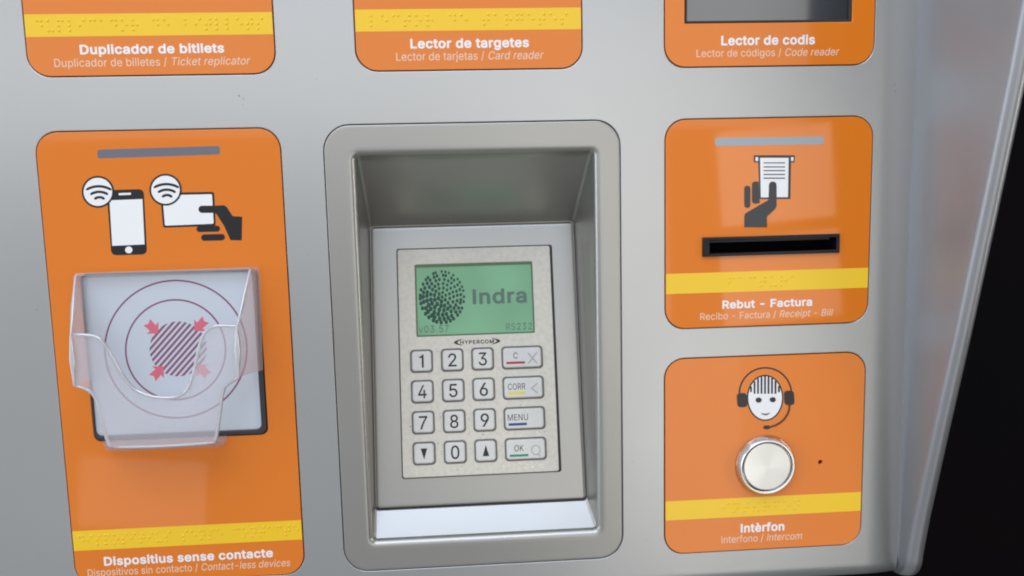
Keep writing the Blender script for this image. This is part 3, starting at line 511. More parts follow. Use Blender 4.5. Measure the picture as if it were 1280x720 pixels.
ART_CARD = [('black',[[(-154.28,-1.47),(-154.2,-0.89),(-153.96,-0.47),(-153.55,-0.23),(-152.98,-0.14),(-127.82,-0.24),(-127.24,-0.33),(-126.84,-0.58),(-126.6,-1.0),(-126.52,-1.59),(-126.79,-16.82),(-126.88,-17.41),(-127.14,-17.83),(-127.55,-18.09),(-128.14,-18.18),(-152.8,-18.43),(-153.38,-18.36),(-153.79,-18.11),(-154.04,-17.69),(-154.13,-17.11)]]),('white',[[(-153.18,-2.05),(-153.14,-1.76),(-153.02,-1.55),(-152.81,-1.43),(-152.53,-1.39),(-128.34,-1.45),(-128.05,-1.49),(-127.85,-1.61),(-127.72,-1.82),(-127.69,-2.12),(-127.83,-16.34),(-127.88,-16.64),(-128.0,-16.85),(-128.21,-16.98),(-128.5,-17.02),(-152.39,-17.35),(-152.68,-17.31),(-152.89,-17.18),(-153.01,-16.98),(-153.05,-16.68)]]),('black',[[(-126.54,-7.51),(-121.8,-7.4),(-120.43,-8.45),(-117.76,-13.23),(-112.81,-13.7),(-113.81,-26.21),(-119.68,-25.93),(-122.51,-18.28),(-125.76,-12.35),(-126.8,-11.31)]]),('black',[[(-124.56,-7.56),(-123.77,-7.77),(-123.15,-8.31),(-122.84,-9.08),(-122.89,-9.93),(-123.3,-10.68),(-123.99,-11.2),(-124.82,-11.36),(-133.5,-11.14),(-134.3,-10.93),(-134.91,-10.39),(-135.22,-9.62),(-135.16,-8.77),(-134.75,-8.02),(-134.07,-7.51),(-133.24,-7.34)]]),('black',[[(-126.18,-18.07),(-125.51,-18.23),(-125.0,-18.67),(-124.72,-19.3),(-124.75,-20.0),(-125.08,-20.63),(-125.63,-21.07),(-126.31,-21.22),(-135.48,-21.2),(-136.14,-21.04),(-136.66,-20.6),(-136.93,-19.97),(-136.89,-19.27),(-136.57,-18.64),(-136.01,-18.21),(-135.34,-18.05)]]),('black',[[(-124.04,-22.53),(-123.33,-22.7),(-122.77,-23.17),(-122.48,-23.85),(-122.51,-24.6),(-122.86,-25.28),(-123.46,-25.75),(-124.18,-25.92),(-133.26,-25.89),(-133.97,-25.72),(-134.52,-25.25),(-134.81,-24.57),(-134.78,-23.82),(-134.43,-23.14),(-133.83,-22.67),(-133.11,-22.51)]]),('black',[[(-143.06,1.26),(-143.25,-0.04),(-143.65,-1.3),(-144.23,-2.5),(-144.99,-3.6),(-145.91,-4.57),(-146.96,-5.4),(-148.12,-6.06),(-149.36,-6.53),(-150.65,-6.8),(-151.95,-6.87),(-153.24,-6.74),(-154.48,-6.4),(-155.64,-5.87),(-156.7,-5.16),(-157.62,-4.28),(-158.39,-3.27),(-158.98,-2.14),(-159.39,-0.92),(-159.6,0.35),(-159.6,1.65),(-159.4,2.95),(-159.0,4.2),(-158.42,5.39),(-157.66,6.49),(-156.74,7.45),(-155.69,8.27),(-154.54,8.93),(-153.31,9.4),(-152.03,9.67),(-150.73,9.74),(-149.45,9.61),(-148.21,9.28),(-147.05,8.76),(-145.99,8.05),(-145.06,7.19),(-144.29,6.18),(-143.69,5.05),(-143.28,3.84),(-143.07,2.56)]]),('white',[[(-144.04,1.28),(-144.21,0.14),(-144.56,-0.97),(-145.07,-2.03),(-145.74,-2.99),(-146.55,-3.85),(-147.48,-4.58),(-148.5,-5.15),(-149.59,-5.57),(-150.73,-5.81),(-151.88,-5.87),(-153.01,-5.75),(-154.11,-5.46),(-155.13,-4.99),(-156.06,-4.36),(-156.88,-3.6),(-157.55,-2.7),(-158.08,-1.71),(-158.44,-0.64),(-158.62,0.48),(-158.62,1.63),(-158.45,2.77),(-158.1,3.88),(-157.58,4.92),(-156.91,5.88),(-156.1,6.74),(-155.18,7.46),(-154.16,8.03),(-153.08,8.45),(-151.95,8.69),(-150.8,8.75),(-149.67,8.64),(-148.58,8.34),(-147.55,7.88),(-146.62,7.26),(-145.81,6.5),(-145.12,5.61),(-144.6,4.62),(-144.23,3.55),(-144.05,2.43)]]),('black',[[(-157.24,2.35),(-156.27,2.44),(-155.45,2.8),(-154.62,3.1),(-153.77,3.33),(-152.91,3.51),(-152.04,3.62),(-151.17,3.66),(-150.31,3.64),(-149.45,3.56),(-148.6,3.41),(-147.76,3.19),(-146.95,2.92),(-146.16,2.58),(-145.4,2.18),(-144.45,2.05),(-144.14,2.53),(-144.72,3.35),(-145.56,3.79),(-146.43,4.16),(-147.34,4.47),(-148.26,4.71),(-149.21,4.87),(-150.16,4.97),(-151.13,4.99),(-152.09,4.94),(-153.05,4.82),(-154.01,4.62),(-154.95,4.36),(-155.88,4.03),(-156.78,3.63),(-157.47,2.84)]]),('black',[[(-155.23,-0.13),(-154.51,-0.14),(-153.96,0.13),(-153.39,0.35),(-152.81,0.53),(-152.22,0.66),(-151.63,0.74),(-151.03,0.78),(-150.44,0.76),(-149.85,0.7),(-149.27,0.59),(-148.7,0.43),(-148.14,0.23),(-147.61,-0.02),(-147.1,-0.32),(-146.38,-0.34),(-146.05,0.12),(-146.37,0.82),(-146.97,1.17),(-147.59,1.46),(-148.24,1.7),(-148.91,1.89),(-149.59,2.02),(-150.29,2.09),(-150.99,2.11),(-151.69,2.07),(-152.39,1.97),(-153.08,1.82),(-153.76,1.61),(-154.42,1.34),(-155.07,1.03),(-155.49,0.35)]]),('black',[[(-153.19,-2.59),(-152.69,-2.65),(-152.42,-2.46),(-152.14,-2.31),(-151.85,-2.18),(-151.55,-2.09),(-151.24,-2.03),(-150.93,-2.0),(-150.62,-2.01),(-150.31,-2.05),(-150.01,-2.13),(-149.72,-2.23),(-149.45,-2.37),(-149.2,-2.54),(-148.96,-2.74),(-148.44,-2.71),(-148.04,-2.31),(-148.05,-1.74),(-148.39,-1.45),(-148.76,-1.21),(-149.15,-1.01),(-149.57,-0.85),(-150.01,-0.74),(-150.45,-0.68),(-150.9,-0.67),(-151.35,-0.71),(-151.8,-0.8),(-152.24,-0.93),(-152.66,-1.11),(-153.07,-1.34),(-153.45,-1.61),(-153.54,-2.18)]])]
ART_RECEIPT = [('grey',[[(164.35,12.75),(187.52,12.27),(187.39,8.36),(164.4,8.85)]]),('white',[[(165.34,11.69),(166.92,11.65),(166.94,9.56),(165.37,9.59)]]),('white',[[(185.16,11.27),(186.75,11.23),(186.69,9.14),(185.1,9.17)]]),('grey',[[(166.82,11.65),(185.36,11.26),(185.4,-11.66),(167.92,-11.23)]]),('white',[[(167.9,11.25),(183.98,10.91),(183.98,-10.57),(168.61,-10.38)]]),('grey',[[(169.91,8.73),(181.95,8.47),(181.96,7.9),(169.92,8.16)]]),('grey',[[(169.94,6.54),(181.99,6.28),(182.0,5.7),(169.95,5.97)]]),('grey',[[(169.97,4.54),(182.03,4.27),(182.04,3.7),(169.98,3.96)]]),('grey',[[(170.0,2.43),(182.06,2.16),(182.08,1.59),(170.01,1.86)]]),('grey',[[(170.03,0.43),(182.1,0.15),(182.11,-0.42),(170.04,-0.15)]]),('grey',[[(173.06,-3.76),(173.34,-2.72),(174.02,-2.06),(175.2,-1.8),(176.4,-2.12),(177.1,-2.8),(177.42,-3.87),(177.6,-14.65),(177.32,-16.0),(176.54,-17.14),(172.23,-21.0),(172.32,-26.91),(159.5,-26.57),(159.44,-20.76),(159.72,-19.42),(160.6,-18.57),(172.3,-12.3),(172.98,-11.65)]]),('grey',[[(162.72,-14.38),(162.56,-15.09),(162.11,-15.64),(161.43,-15.94),(160.69,-15.92),(160.01,-15.59),(159.53,-15.01),(159.36,-14.29),(159.25,-5.26),(159.41,-4.56),(159.87,-4.0),(160.54,-3.7),(161.29,-3.72),(161.96,-4.05),(162.43,-4.63),(162.61,-5.34)]]),('grey',[[(163.57,-3.25),(163.6,-2.92),(163.7,-2.6),(163.86,-2.3),(164.07,-2.05),(164.34,-1.84),(164.64,-1.69),(164.98,-1.6),(165.32,-1.57),(167.2,-1.71),(167.96,-13.45),(166.37,-13.56),(165.95,-13.73),(165.48,-13.77),(165.02,-13.7),(164.59,-13.52),(164.22,-13.23),(163.93,-12.87),(163.75,-12.45),(163.68,-11.99)]])]
ART_FACE = [('black',[[(158.2,-121.88),(158.2,-120.25),(158.37,-118.67),(158.71,-117.13),(159.22,-115.64),(159.89,-114.23),(160.71,-112.91),(161.67,-111.69),(162.76,-110.59),(163.98,-109.62),(165.3,-108.8),(166.7,-108.12),(168.19,-107.61),(169.72,-107.27),(171.3,-107.09),(172.89,-107.09),(174.48,-107.26),(176.06,-107.6),(177.6,-108.11),(179.09,-108.78),(180.5,-109.61),(181.83,-110.57),(183.05,-111.67),(184.16,-112.9),(185.13,-114.22),(185.96,-115.64),(186.63,-117.14),(187.15,-118.68),(187.49,-120.27),(187.67,-121.9),(188.63,-121.86),(188.45,-120.17),(188.08,-118.48),(187.53,-116.83),(186.81,-115.24),(185.93,-113.73),(184.89,-112.32),(183.71,-111.02),(182.41,-109.84),(181.0,-108.81),(179.49,-107.93),(177.91,-107.22),(176.27,-106.68),(174.59,-106.32),(172.89,-106.13),(171.19,-106.14),(169.52,-106.32),(167.88,-106.69),(166.3,-107.24),(164.8,-107.95),(163.4,-108.83),(162.11,-109.86),(160.94,-111.03),(159.91,-112.33),(159.04,-113.74),(158.33,-115.25),(157.79,-116.83),(157.43,-118.47),(157.24,-120.15),(157.25,-121.83)]]),('black',[[(183.46,-124.49),(183.36,-126.61),(183.01,-128.66),(182.4,-130.6),(181.55,-132.38),(180.48,-133.95),(179.23,-135.28),(177.81,-136.33),(176.27,-137.08),(174.64,-137.51),(172.96,-137.6),(171.29,-137.36),(169.65,-136.8),(168.08,-135.91),(166.64,-134.74),(165.34,-133.3),(164.24,-131.64),(163.34,-129.79),(162.67,-127.8),(162.26,-125.73),(162.1,-123.61),(162.21,-121.51),(162.57,-119.47),(163.19,-117.55),(164.04,-115.78),(165.1,-114.23),(166.35,-112.91),(167.76,-111.87),(169.29,-111.12),(170.9,-110.7),(172.56,-110.6),(174.23,-110.83),(175.86,-111.38),(177.42,-112.25),(178.87,-113.41),(180.16,-114.83),(181.28,-116.48),(182.18,-118.32),(182.86,-120.3),(183.29,-122.37)]]),('white',[[(182.58,-124.46),(182.49,-126.43),(182.17,-128.35),(181.61,-130.16),(180.83,-131.83),(179.85,-133.3),(178.7,-134.54),(177.4,-135.53),(175.98,-136.23),(174.49,-136.63),(172.95,-136.72),(171.41,-136.5),(169.9,-135.97),(168.47,-135.14),(167.14,-134.05),(165.95,-132.71),(164.94,-131.15),(164.11,-129.42),(163.5,-127.57),(163.12,-125.63),(162.97,-123.65),(163.07,-121.68),(163.4,-119.77),(163.97,-117.97),(164.75,-116.33),(165.72,-114.87),(166.87,-113.63),(168.16,-112.66),(169.57,-111.96),(171.05,-111.56),(172.58,-111.47),(174.11,-111.68),(175.61,-112.2),(177.04,-113.01),(178.36,-114.09),(179.55,-115.42),(180.58,-116.96),(181.41,-118.68),(182.03,-120.53),(182.43,-122.48)]]),('black',[[(163.94,-117.07),(165.02,-117.11),(165.03,-120.41),(163.98,-120.37)]]),('black',[[(165.92,-114.1),(167.0,-114.15),(167.06,-121.37),(166.02,-121.32)]]),('black',[[(167.92,-112.5),(169.0,-112.54),(169.09,-121.45),(168.04,-121.41)]]),('black',[[(169.93,-111.67),(171.01,-111.71),(171.12,-121.53),(170.07,-121.49)]]),('black',[[(171.95,-111.44),(173.03,-111.49),(173.15,-121.62),(172.1,-121.57)]]),('black',[[(173.98,-111.77),(175.06,-111.81),(175.18,-121.7),(174.13,-121.66)]]),('black',[[(176.01,-112.7),(177.1,-112.74),(177.21,-121.78),(176.16,-121.74)]]),('black',[[(178.07,-114.37),(179.15,-114.41),(179.24,-121.87),(178.19,-121.82)]]),('black',[[(180.14,-117.3),(181.23,-117.34),(181.26,-121.07),(180.21,-121.03)]]),('black',[[(156.3,-122.84),(156.37,-121.92),(156.71,-121.26),(157.33,-120.85),(158.23,-120.7),(159.81,-120.67),(160.73,-120.78),(161.41,-121.16),(161.85,-121.81),(162.05,-122.73),(162.36,-126.78),(162.29,-127.7),(161.95,-128.35),(161.33,-128.74),(160.42,-128.86),(158.85,-128.84),(157.92,-128.7),(157.24,-128.3),(156.8,-127.63),(156.6,-126.71)]]),('black',[[(183.73,-122.57),(183.79,-121.65),(184.13,-120.98),(184.75,-120.57),(185.66,-120.42),(187.25,-120.39),(188.18,-120.51),(188.87,-120.89),(189.32,-121.54),(189.52,-122.46),(189.87,-126.7),(189.81,-127.62),(189.47,-128.28),(188.84,-128.67),(187.93,-128.79),(186.35,-128.77),(185.41,-128.63),(184.72,-128.22),(184.27,-127.56),(184.06,-126.63)]]),('black',[[(170.68,-125.19),(170.6,-125.65),(170.36,-126.06),(169.98,-126.37),(169.49,-126.56),(168.95,-126.61),(168.41,-126.52),(167.92,-126.28),(167.53,-125.94),(167.27,-125.51),(167.18,-125.05),(167.26,-124.59),(167.5,-124.19),(167.89,-123.87),(168.37,-123.68),(168.91,-123.63),(169.45,-123.73),(169.94,-123.96),(170.33,-124.3),(170.59,-124.73)]]),('black',[[(178.91,-125.27),(178.83,-125.73),(178.59,-126.14),(178.21,-126.45),(177.72,-126.64),(177.18,-126.69),(176.64,-126.6),(176.15,-126.36),(175.75,-126.02),(175.5,-125.59),(175.41,-125.13),(175.48,-124.67),(175.73,-124.26),(176.11,-123.95),(176.59,-123.76),(177.13,-123.71),(177.68,-123.8),(178.17,-124.03),(178.56,-124.38),(178.82,-124.81)]]),('black',[[(170.26,-132.73),(171.67,-133.14),(173.25,-133.3),(174.65,-133.09),(175.7,-132.7),(174.84,-133.63),(173.26,-134.09),(171.5,-133.75)]]),('black',[[(186.61,-128.82),(186.49,-131.39),(185.53,-134.06),(183.87,-136.55),(181.69,-138.51),(178.98,-139.94),(176.25,-140.68),(173.83,-140.92),(173.97,-141.8),(176.46,-141.55),(179.34,-140.76),(182.22,-139.25),(184.55,-137.16),(186.32,-134.5),(187.36,-131.62),(187.49,-128.91)]]),('black',[[(174.71,-140.24),(175.17,-140.35),(175.56,-140.64),(175.79,-141.06),(175.82,-141.54),(175.64,-141.96),(175.3,-142.26),(174.85,-142.37),(173.09,-142.38),(172.62,-142.28),(172.24,-141.99),(172.01,-141.56),(171.98,-141.09),(172.15,-140.66),(172.5,-140.36),(172.95,-140.26)]])]
ART_TARGET = [('purple',[[(-114.54,-85.31),(-114.89,-88.65),(-115.53,-91.95),(-116.46,-95.2),(-117.66,-98.36),(-119.14,-101.42),(-120.87,-104.35),(-122.85,-107.12),(-125.05,-109.72),(-127.47,-112.12),(-130.08,-114.3),(-132.87,-116.25),(-135.81,-117.95),(-138.88,-119.39),(-142.05,-120.56),(-145.3,-121.44),(-148.6,-122.03),(-151.93,-122.33),(-155.27,-122.34),(-158.58,-122.05),(-161.83,-121.46),(-165.02,-120.59),(-168.1,-119.44),(-171.05,-118.02),(-173.86,-116.34),(-176.5,-114.41),(-178.96,-112.26),(-181.2,-109.89),(-183.22,-107.33),(-185.01,-104.59),(-186.54,-101.71),(-187.81,-98.69),(-188.81,-95.57),(-189.54,-92.36),(-189.98,-89.1),(-190.13,-85.81),(-190.0,-82.5),(-189.59,-79.22),(-188.9,-75.97),(-187.94,-72.79),(-186.7,-69.7),(-185.22,-66.71),(-183.48,-63.86),(-181.52,-61.17),(-179.34,-58.65),(-176.96,-56.32),(-174.39,-54.2),(-171.67,-52.3),(-168.79,-50.64),(-165.8,-49.23),(-162.71,-48.08),(-159.53,-47.2),(-156.31,-46.6),(-153.05,-46.27),(-149.78,-46.23),(-146.53,-46.48),(-143.33,-47.0),(-140.18,-47.81),(-137.13,-48.89),(-134.19,-50.23),(-131.38,-51.84),(-128.73,-53.69),(-126.25,-55.77),(-123.96,-58.06),(-121.89,-60.56),(-120.05,-63.25),(-118.45,-66.09),(-117.1,-69.07),(-116.03,-72.18),(-115.23,-75.38),(-114.71,-78.65),(-114.48,-81.97)],[(-115.46,-85.28),(-115.81,-88.53),(-116.43,-91.75),(-117.34,-94.91),(-118.51,-98.0),(-119.95,-100.98),(-121.64,-103.83),(-123.57,-106.54),(-125.72,-109.07),(-128.08,-111.41),(-130.63,-113.54),(-133.35,-115.44),(-136.21,-117.1),(-139.21,-118.5),(-142.3,-119.64),(-145.47,-120.5),(-148.7,-121.08),(-151.95,-121.37),(-155.2,-121.37),(-158.43,-121.09),(-161.6,-120.52),(-164.71,-119.67),(-167.72,-118.55),(-170.6,-117.16),(-173.34,-115.53),(-175.92,-113.65),(-178.31,-111.55),(-180.51,-109.24),(-182.48,-106.74),(-184.22,-104.08),(-185.72,-101.26),(-186.96,-98.32),(-187.94,-95.28),(-188.65,-92.15),(-189.08,-88.97),(-189.23,-85.76),(-189.11,-82.54),(-188.7,-79.33),(-188.03,-76.17),(-187.09,-73.06),(-185.89,-70.05),(-184.44,-67.14),(-182.75,-64.36),(-180.83,-61.73),(-178.7,-59.27),(-176.38,-57.0),(-173.87,-54.93),(-171.21,-53.08),(-168.41,-51.46),(-165.49,-50.08),(-162.46,-48.96),(-159.37,-48.1),(-156.22,-47.52),(-153.04,-47.2),(-149.85,-47.16),(-146.68,-47.4),(-143.55,-47.92),(-140.48,-48.7),(-137.5,-49.75),(-134.63,-51.07),(-131.89,-52.63),(-129.3,-54.43),(-126.88,-56.46),(-124.65,-58.71),(-122.63,-61.14),(-120.83,-63.76),(-119.27,-66.53),(-117.96,-69.45),(-116.91,-72.47),(-116.13,-75.59),(-115.62,-78.78),(-115.4,-82.02)]]),('purple',[[(-125.89,-85.21),(-126.2,-87.94),(-126.76,-90.64),(-127.58,-93.28),(-128.64,-95.84),(-129.93,-98.29),(-131.45,-100.6),(-133.17,-102.75),(-135.09,-104.73),(-137.17,-106.51),(-139.41,-108.07),(-141.77,-109.4),(-144.25,-110.49),(-146.8,-111.32),(-149.41,-111.88),(-152.05,-112.18),(-154.69,-112.21),(-157.31,-111.96),(-159.89,-111.45),(-162.39,-110.67),(-164.79,-109.64),(-167.08,-108.36),(-169.22,-106.85),(-171.2,-105.13),(-172.99,-103.2),(-174.59,-101.1),(-175.98,-98.83),(-177.13,-96.43),(-178.05,-93.92),(-178.73,-91.31),(-179.15,-88.64),(-179.32,-85.94),(-179.23,-83.22),(-178.89,-80.51),(-178.3,-77.85),(-177.46,-75.25),(-176.38,-72.73),(-175.09,-70.33),(-173.57,-68.07),(-171.86,-65.96),(-169.97,-64.02),(-167.91,-62.28),(-165.71,-60.75),(-163.38,-59.44),(-160.96,-58.37),(-158.45,-57.55),(-155.88,-56.98),(-153.29,-56.67),(-150.68,-56.62),(-148.09,-56.84),(-145.55,-57.32),(-143.07,-58.06),(-140.68,-59.05),(-138.4,-60.28),(-136.25,-61.74),(-134.26,-63.42),(-132.44,-65.3),(-130.82,-67.37),(-129.4,-69.6),(-128.2,-71.98),(-127.24,-74.48),(-126.52,-77.08),(-126.05,-79.75),(-125.84,-82.47)],[(-126.81,-85.17),(-127.1,-87.81),(-127.65,-90.42),(-128.44,-92.97),(-129.46,-95.44),(-130.71,-97.8),(-132.18,-100.04),(-133.84,-102.12),(-135.69,-104.03),(-137.7,-105.74),(-139.86,-107.25),(-142.15,-108.54),(-144.53,-109.58),(-147.0,-110.39),(-149.52,-110.93),(-152.07,-111.22),(-154.62,-111.25),(-157.15,-111.01),(-159.64,-110.51),(-162.06,-109.76),(-164.38,-108.77),(-166.58,-107.53),(-168.65,-106.08),(-170.56,-104.41),(-172.3,-102.55),(-173.84,-100.52),(-175.18,-98.33),(-176.3,-96.01),(-177.19,-93.59),(-177.84,-91.07),(-178.25,-88.49),(-178.41,-85.88),(-178.33,-83.25),(-178.0,-80.64),(-177.43,-78.06),(-176.62,-75.55),(-175.58,-73.12),(-174.33,-70.8),(-172.87,-68.61),(-171.21,-66.57),(-169.38,-64.7),(-167.4,-63.02),(-165.27,-61.54),(-163.02,-60.28),(-160.68,-59.25),(-158.25,-58.45),(-155.77,-57.9),(-153.26,-57.6),(-150.75,-57.56),(-148.25,-57.77),(-145.79,-58.23),(-143.39,-58.94),(-141.08,-59.9),(-138.88,-61.09),(-136.81,-62.5),(-134.89,-64.13),(-133.13,-65.95),(-131.56,-67.94),(-130.19,-70.1),(-129.04,-72.4),(-128.11,-74.81),(-127.41,-77.32),(-126.96,-79.9),(-126.76,-82.53)]]),('purple',[[(-158.68,-71.06),(-157.76,-70.55),(-156.97,-70.17),(-156.25,-69.87),(-155.59,-69.63),(-165.76,-80.43),(-165.57,-79.75),(-165.31,-79.02),(-164.98,-78.21),(-164.53,-77.26)]]),('purple',[[(-153.46,-69.09),(-152.94,-69.0),(-152.45,-68.94),(-151.96,-68.89),(-151.5,-68.86),(-166.29,-84.55),(-166.28,-84.08),(-166.27,-83.6),(-166.23,-83.1),(-166.18,-82.58)]]),('purple',[[(-149.89,-68.86),(-149.48,-68.89),(-149.08,-68.93),(-148.69,-68.98),(-148.31,-69.03),(-165.9,-87.71),(-165.99,-87.34),(-166.06,-86.95),(-166.13,-86.55),(-166.18,-86.15)]]),('purple',[[(-146.96,-69.32),(-146.61,-69.41),(-146.27,-69.52),(-145.94,-69.63),(-145.61,-69.74),(-165.02,-90.35),(-165.16,-90.03),(-165.29,-89.71),(-165.41,-89.38),(-165.53,-89.04)]]),('purple',[[(-144.45,-70.23),(-144.15,-70.37),(-143.86,-70.52),(-143.57,-70.68),(-143.28,-70.84),(-163.76,-92.6),(-163.94,-92.33),(-164.12,-92.05),(-164.29,-91.77),(-164.45,-91.48)]]),('purple',[[(-142.27,-71.49),(-142.01,-71.68),(-141.76,-71.88),(-141.51,-72.08),(-141.26,-72.28),(-162.18,-94.52),(-162.4,-94.29),(-162.62,-94.05),(-162.83,-93.81),(-163.04,-93.56)]]),('purple',[[(-140.39,-73.08),(-140.17,-73.31),(-139.95,-73.54),(-139.74,-73.78),(-139.53,-74.03),(-160.31,-96.13),(-160.57,-95.94),(-160.83,-95.74),(-161.08,-95.54),(-161.32,-95.33)]]),('purple',[[(-138.8,-74.98),(-138.62,-75.25),(-138.44,-75.53),(-138.27,-75.81),(-138.1,-76.1),(-158.13,-97.42),(-158.43,-97.27),(-158.73,-97.12),(-159.02,-96.96),(-159.3,-96.79)]]),('purple',[[(-137.52,-77.22),(-137.38,-77.53),(-137.25,-77.86),(-137.12,-78.19),(-137.0,-78.53),(-155.62,-98.35),(-155.96,-98.25),(-156.31,-98.15),(-156.64,-98.04),(-156.97,-97.92)]]),('purple',[[(-136.61,-79.85),(-136.52,-80.23),(-136.45,-80.61),(-136.38,-81.01),(-136.32,-81.42),(-152.67,-98.83),(-153.08,-98.8),(-153.48,-98.76),(-153.88,-98.71),(-154.26,-98.65)]]),('purple',[[(-136.2,-83.02),(-136.2,-83.49),(-136.21,-83.98),(-136.24,-84.48),(-136.29,-85.0),(-149.07,-98.62),(-149.59,-98.7),(-150.09,-98.77),(-150.58,-98.81),(-151.05,-98.84)]]),('purple',[[(-136.69,-87.17),(-136.89,-87.85),(-137.14,-88.58),(-137.47,-89.41),(-137.92,-90.36),(-143.8,-96.63),(-144.73,-97.15),(-145.53,-97.53),(-146.25,-97.83),(-146.92,-98.07)]]),('red',[[(-161.1,-75.05),(-160.53,-68.74),(-162.15,-70.46),(-164.76,-66.93),(-165.81,-69.55),(-168.43,-70.35),(-165.36,-73.45),(-167.18,-74.94)]]),('red',[[(-142.08,-74.31),(-135.97,-74.64),(-137.58,-73.02),(-134.05,-70.14),(-136.57,-69.16),(-137.24,-66.47),(-140.37,-69.81),(-141.75,-67.98)]]),('red',[[(-159.57,-93.16),(-165.66,-92.81),(-164.07,-94.45),(-167.62,-97.35),(-165.11,-98.35),(-164.46,-101.08),(-161.3,-97.71),(-159.93,-99.57)]]),('red',[[(-141.99,-92.73),(-142.54,-99.14),(-140.9,-97.39),(-138.22,-101.0),(-137.17,-98.33),(-134.52,-97.53),(-137.66,-94.36),(-135.83,-92.85)]])]
BAR_D = [(-184.53, 21.35), (-184.42, 22.02), (-184.12, 22.5), (-183.64, 22.79), (-182.98, 22.89), (-123.6, 23.56), (-122.94, 23.47), (-122.46, 23.19), (-122.18, 22.71), (-122.1, 22.04), (-122.12, 20.71), (-122.23, 20.04), (-122.52, 19.55), (-123.01, 19.26), (-123.68, 19.15), (-183.13, 18.42), (-183.79, 18.5), (-184.25, 18.79), (-184.51, 19.26), (-184.58, 19.93)]
BAR_E = [(142.51, 21.14), (142.56, 21.72), (142.8, 22.13), (143.21, 22.38), (143.8, 22.45), (202.25, 22.13), (202.86, 22.04), (203.3, 21.79), (203.57, 21.37), (203.67, 20.79), (203.71, 19.27), (203.63, 18.68), (203.38, 18.27), (202.95, 18.02), (202.35, 17.94), (144.03, 18.21), (143.43, 18.29), (142.99, 18.54), (142.71, 18.96), (142.59, 19.54)]
POCKET_FRONT = [(-192.46, -69.13), (-181.55, -70.4), (-176.88, -74.82), (-173.3, -82.6), (-169.7, -90.43), (-164.63, -97.76), (-157.83, -101.62), (-150.82, -103.11), (-143.67, -102.81), (-138.44, -99.58), (-134.87, -91.5), (-132.21, -81.94), (-129.53, -73.9), (-126.37, -69.3), (-121.26, -67.27), (-111.6, -67.76), (-112.25, -93.89), (-118.68, -97.83), (-121.0, -102.54), (-122.75, -111.51), (-124.88, -122.03), (-126.42, -127.74), (-152.69, -128.37), (-177.67, -127.84), (-179.34, -125.64), (-180.99, -118.03), (-182.29, -109.72), (-183.89, -101.74), (-187.2, -97.59), (-192.89, -95.13)]
TEXTS = [
    ('Duplicador de bitllets', 'A', 'b', -152.72, 71.32, 72.35, 5.0),
    ('Duplicador de billetes / |Ticket replicator', 'A', 'r', -152.84, 64.98, 98.51, 4.27),
    ('Lector de targetes', 'B', 'b', 10.58, 72.18, 62.51, 5.13),
    ('Lector de tarjetas / |Card reader', 'B', 'r', 10.66, 65.82, 77.83, 4.37),
    ('Lector de codis', 'C', 'b', 171.58, 71.76, 51.79, 5.2),
    ('Lector de códigos / |Code reader', 'C', 'r', 171.72, 65.6, 79.0, 4.11),
    ('Dispositius sense contacte', 'D', 'b', -153.6, -203.53, 91.72, 5.24),
    ('Dispositivos sin contacto / |Contact-less devices', 'D', 'r', -153.54, -209.54, 110.2, 4.38),
    ('Rebut - Factura', 'E', 'b', 173.3, -71.7, 51.59, 4.77),
    ('Recibo - Factura / |Receipt - Bill', 'E', 'r', 173.2, -77.87, 76.48, 4.09),
    ('Intèrfon', 'F', 'b', 172.45, -203.57, 25.9, 5.47),
    ('Interfono / |Intercom', 'F', 'r', 172.14, -209.59, 47.93, 4.4),
]
def load_glyphs(data):
    out = {}
    for g in data.split(';'):
        c, r = g[0], g[1:].split('|')
        out[c] = (int(r[0]), [[tuple(int(q) for q in p.split(',')) for p in s.split()] for s in r[1:]])
    return out


GL_REGULAR, GL_BOLD = load_glyphs(GLYPHS_REGULAR), load_glyphs(GLYPHS_BOLD)


def lettering(mb, text, cx, base, width, cap, y, material, bold=False, fn=None, thick=0.03, spacing=0.0):
    """Raised print: text between baseline and cap height, fitted to width; after '|' the letters slant."""
    x, sh, polys = 0.0, 0.0, []
    lo, hi = 1e9, -1e9
    for ch in text:
        if ch == '|':
            sh = 0.2
            continue
        adv, gl = (GL_BOLD if bold else GL_REGULAR)[ch]
        for p in gl:
            q = [(x + a + sh * b, b) for a, b in p]
            lo, hi = min(lo, min(a for a, b in q)), max(hi, max(a for a, b in q))
            polys.append(q)
        x += adv + spacing
    sy = cap / (561.0 if bold else 509.0)
    sx = width / (hi - lo)
    pp = [[((a - lo) * sx + cx - width / 2, b * sy + base) for a, b in q] for q in polys]
    mb.plate(pp, y, thick, material, 0.0, 0.0, fn)


# ------------------------------------------------------------------ the machine
BASE = Vector((20.0, 150.0, -235.0)) * MM
machine = bpy.data.objects.new('ticket_machine', None)
machine.location = BASE
COL.objects.link(machine)
machine['label'] = 'silver ticket vending machine front with orange information plates, keypad recess and intercom button'
machine['category'] = 'ticket machine'
PLOC = tuple(-BASE)


def part(mb, name, label=None, angle=32):
    return mb.build(name, machine, angle, label, PLOC)


PLATES = {  # x0, x1, z0, z1
    'A': (-215.1, -91.0, 60.4, 174.9), 'B': (-49.0, 70.0, 60.9, 175.2), 'C': (115.0, 230.6, 60.6, 175.0),
    'D': (-215.1, -91.0, -214.4, 32.2), 'E': (115.3, 231.4, -82.2, 32.6), 'F': (115.0, 231.2, -214.4, -99.8)}
BEZ = (-68.2, 90.1, -214.9, 33.0)

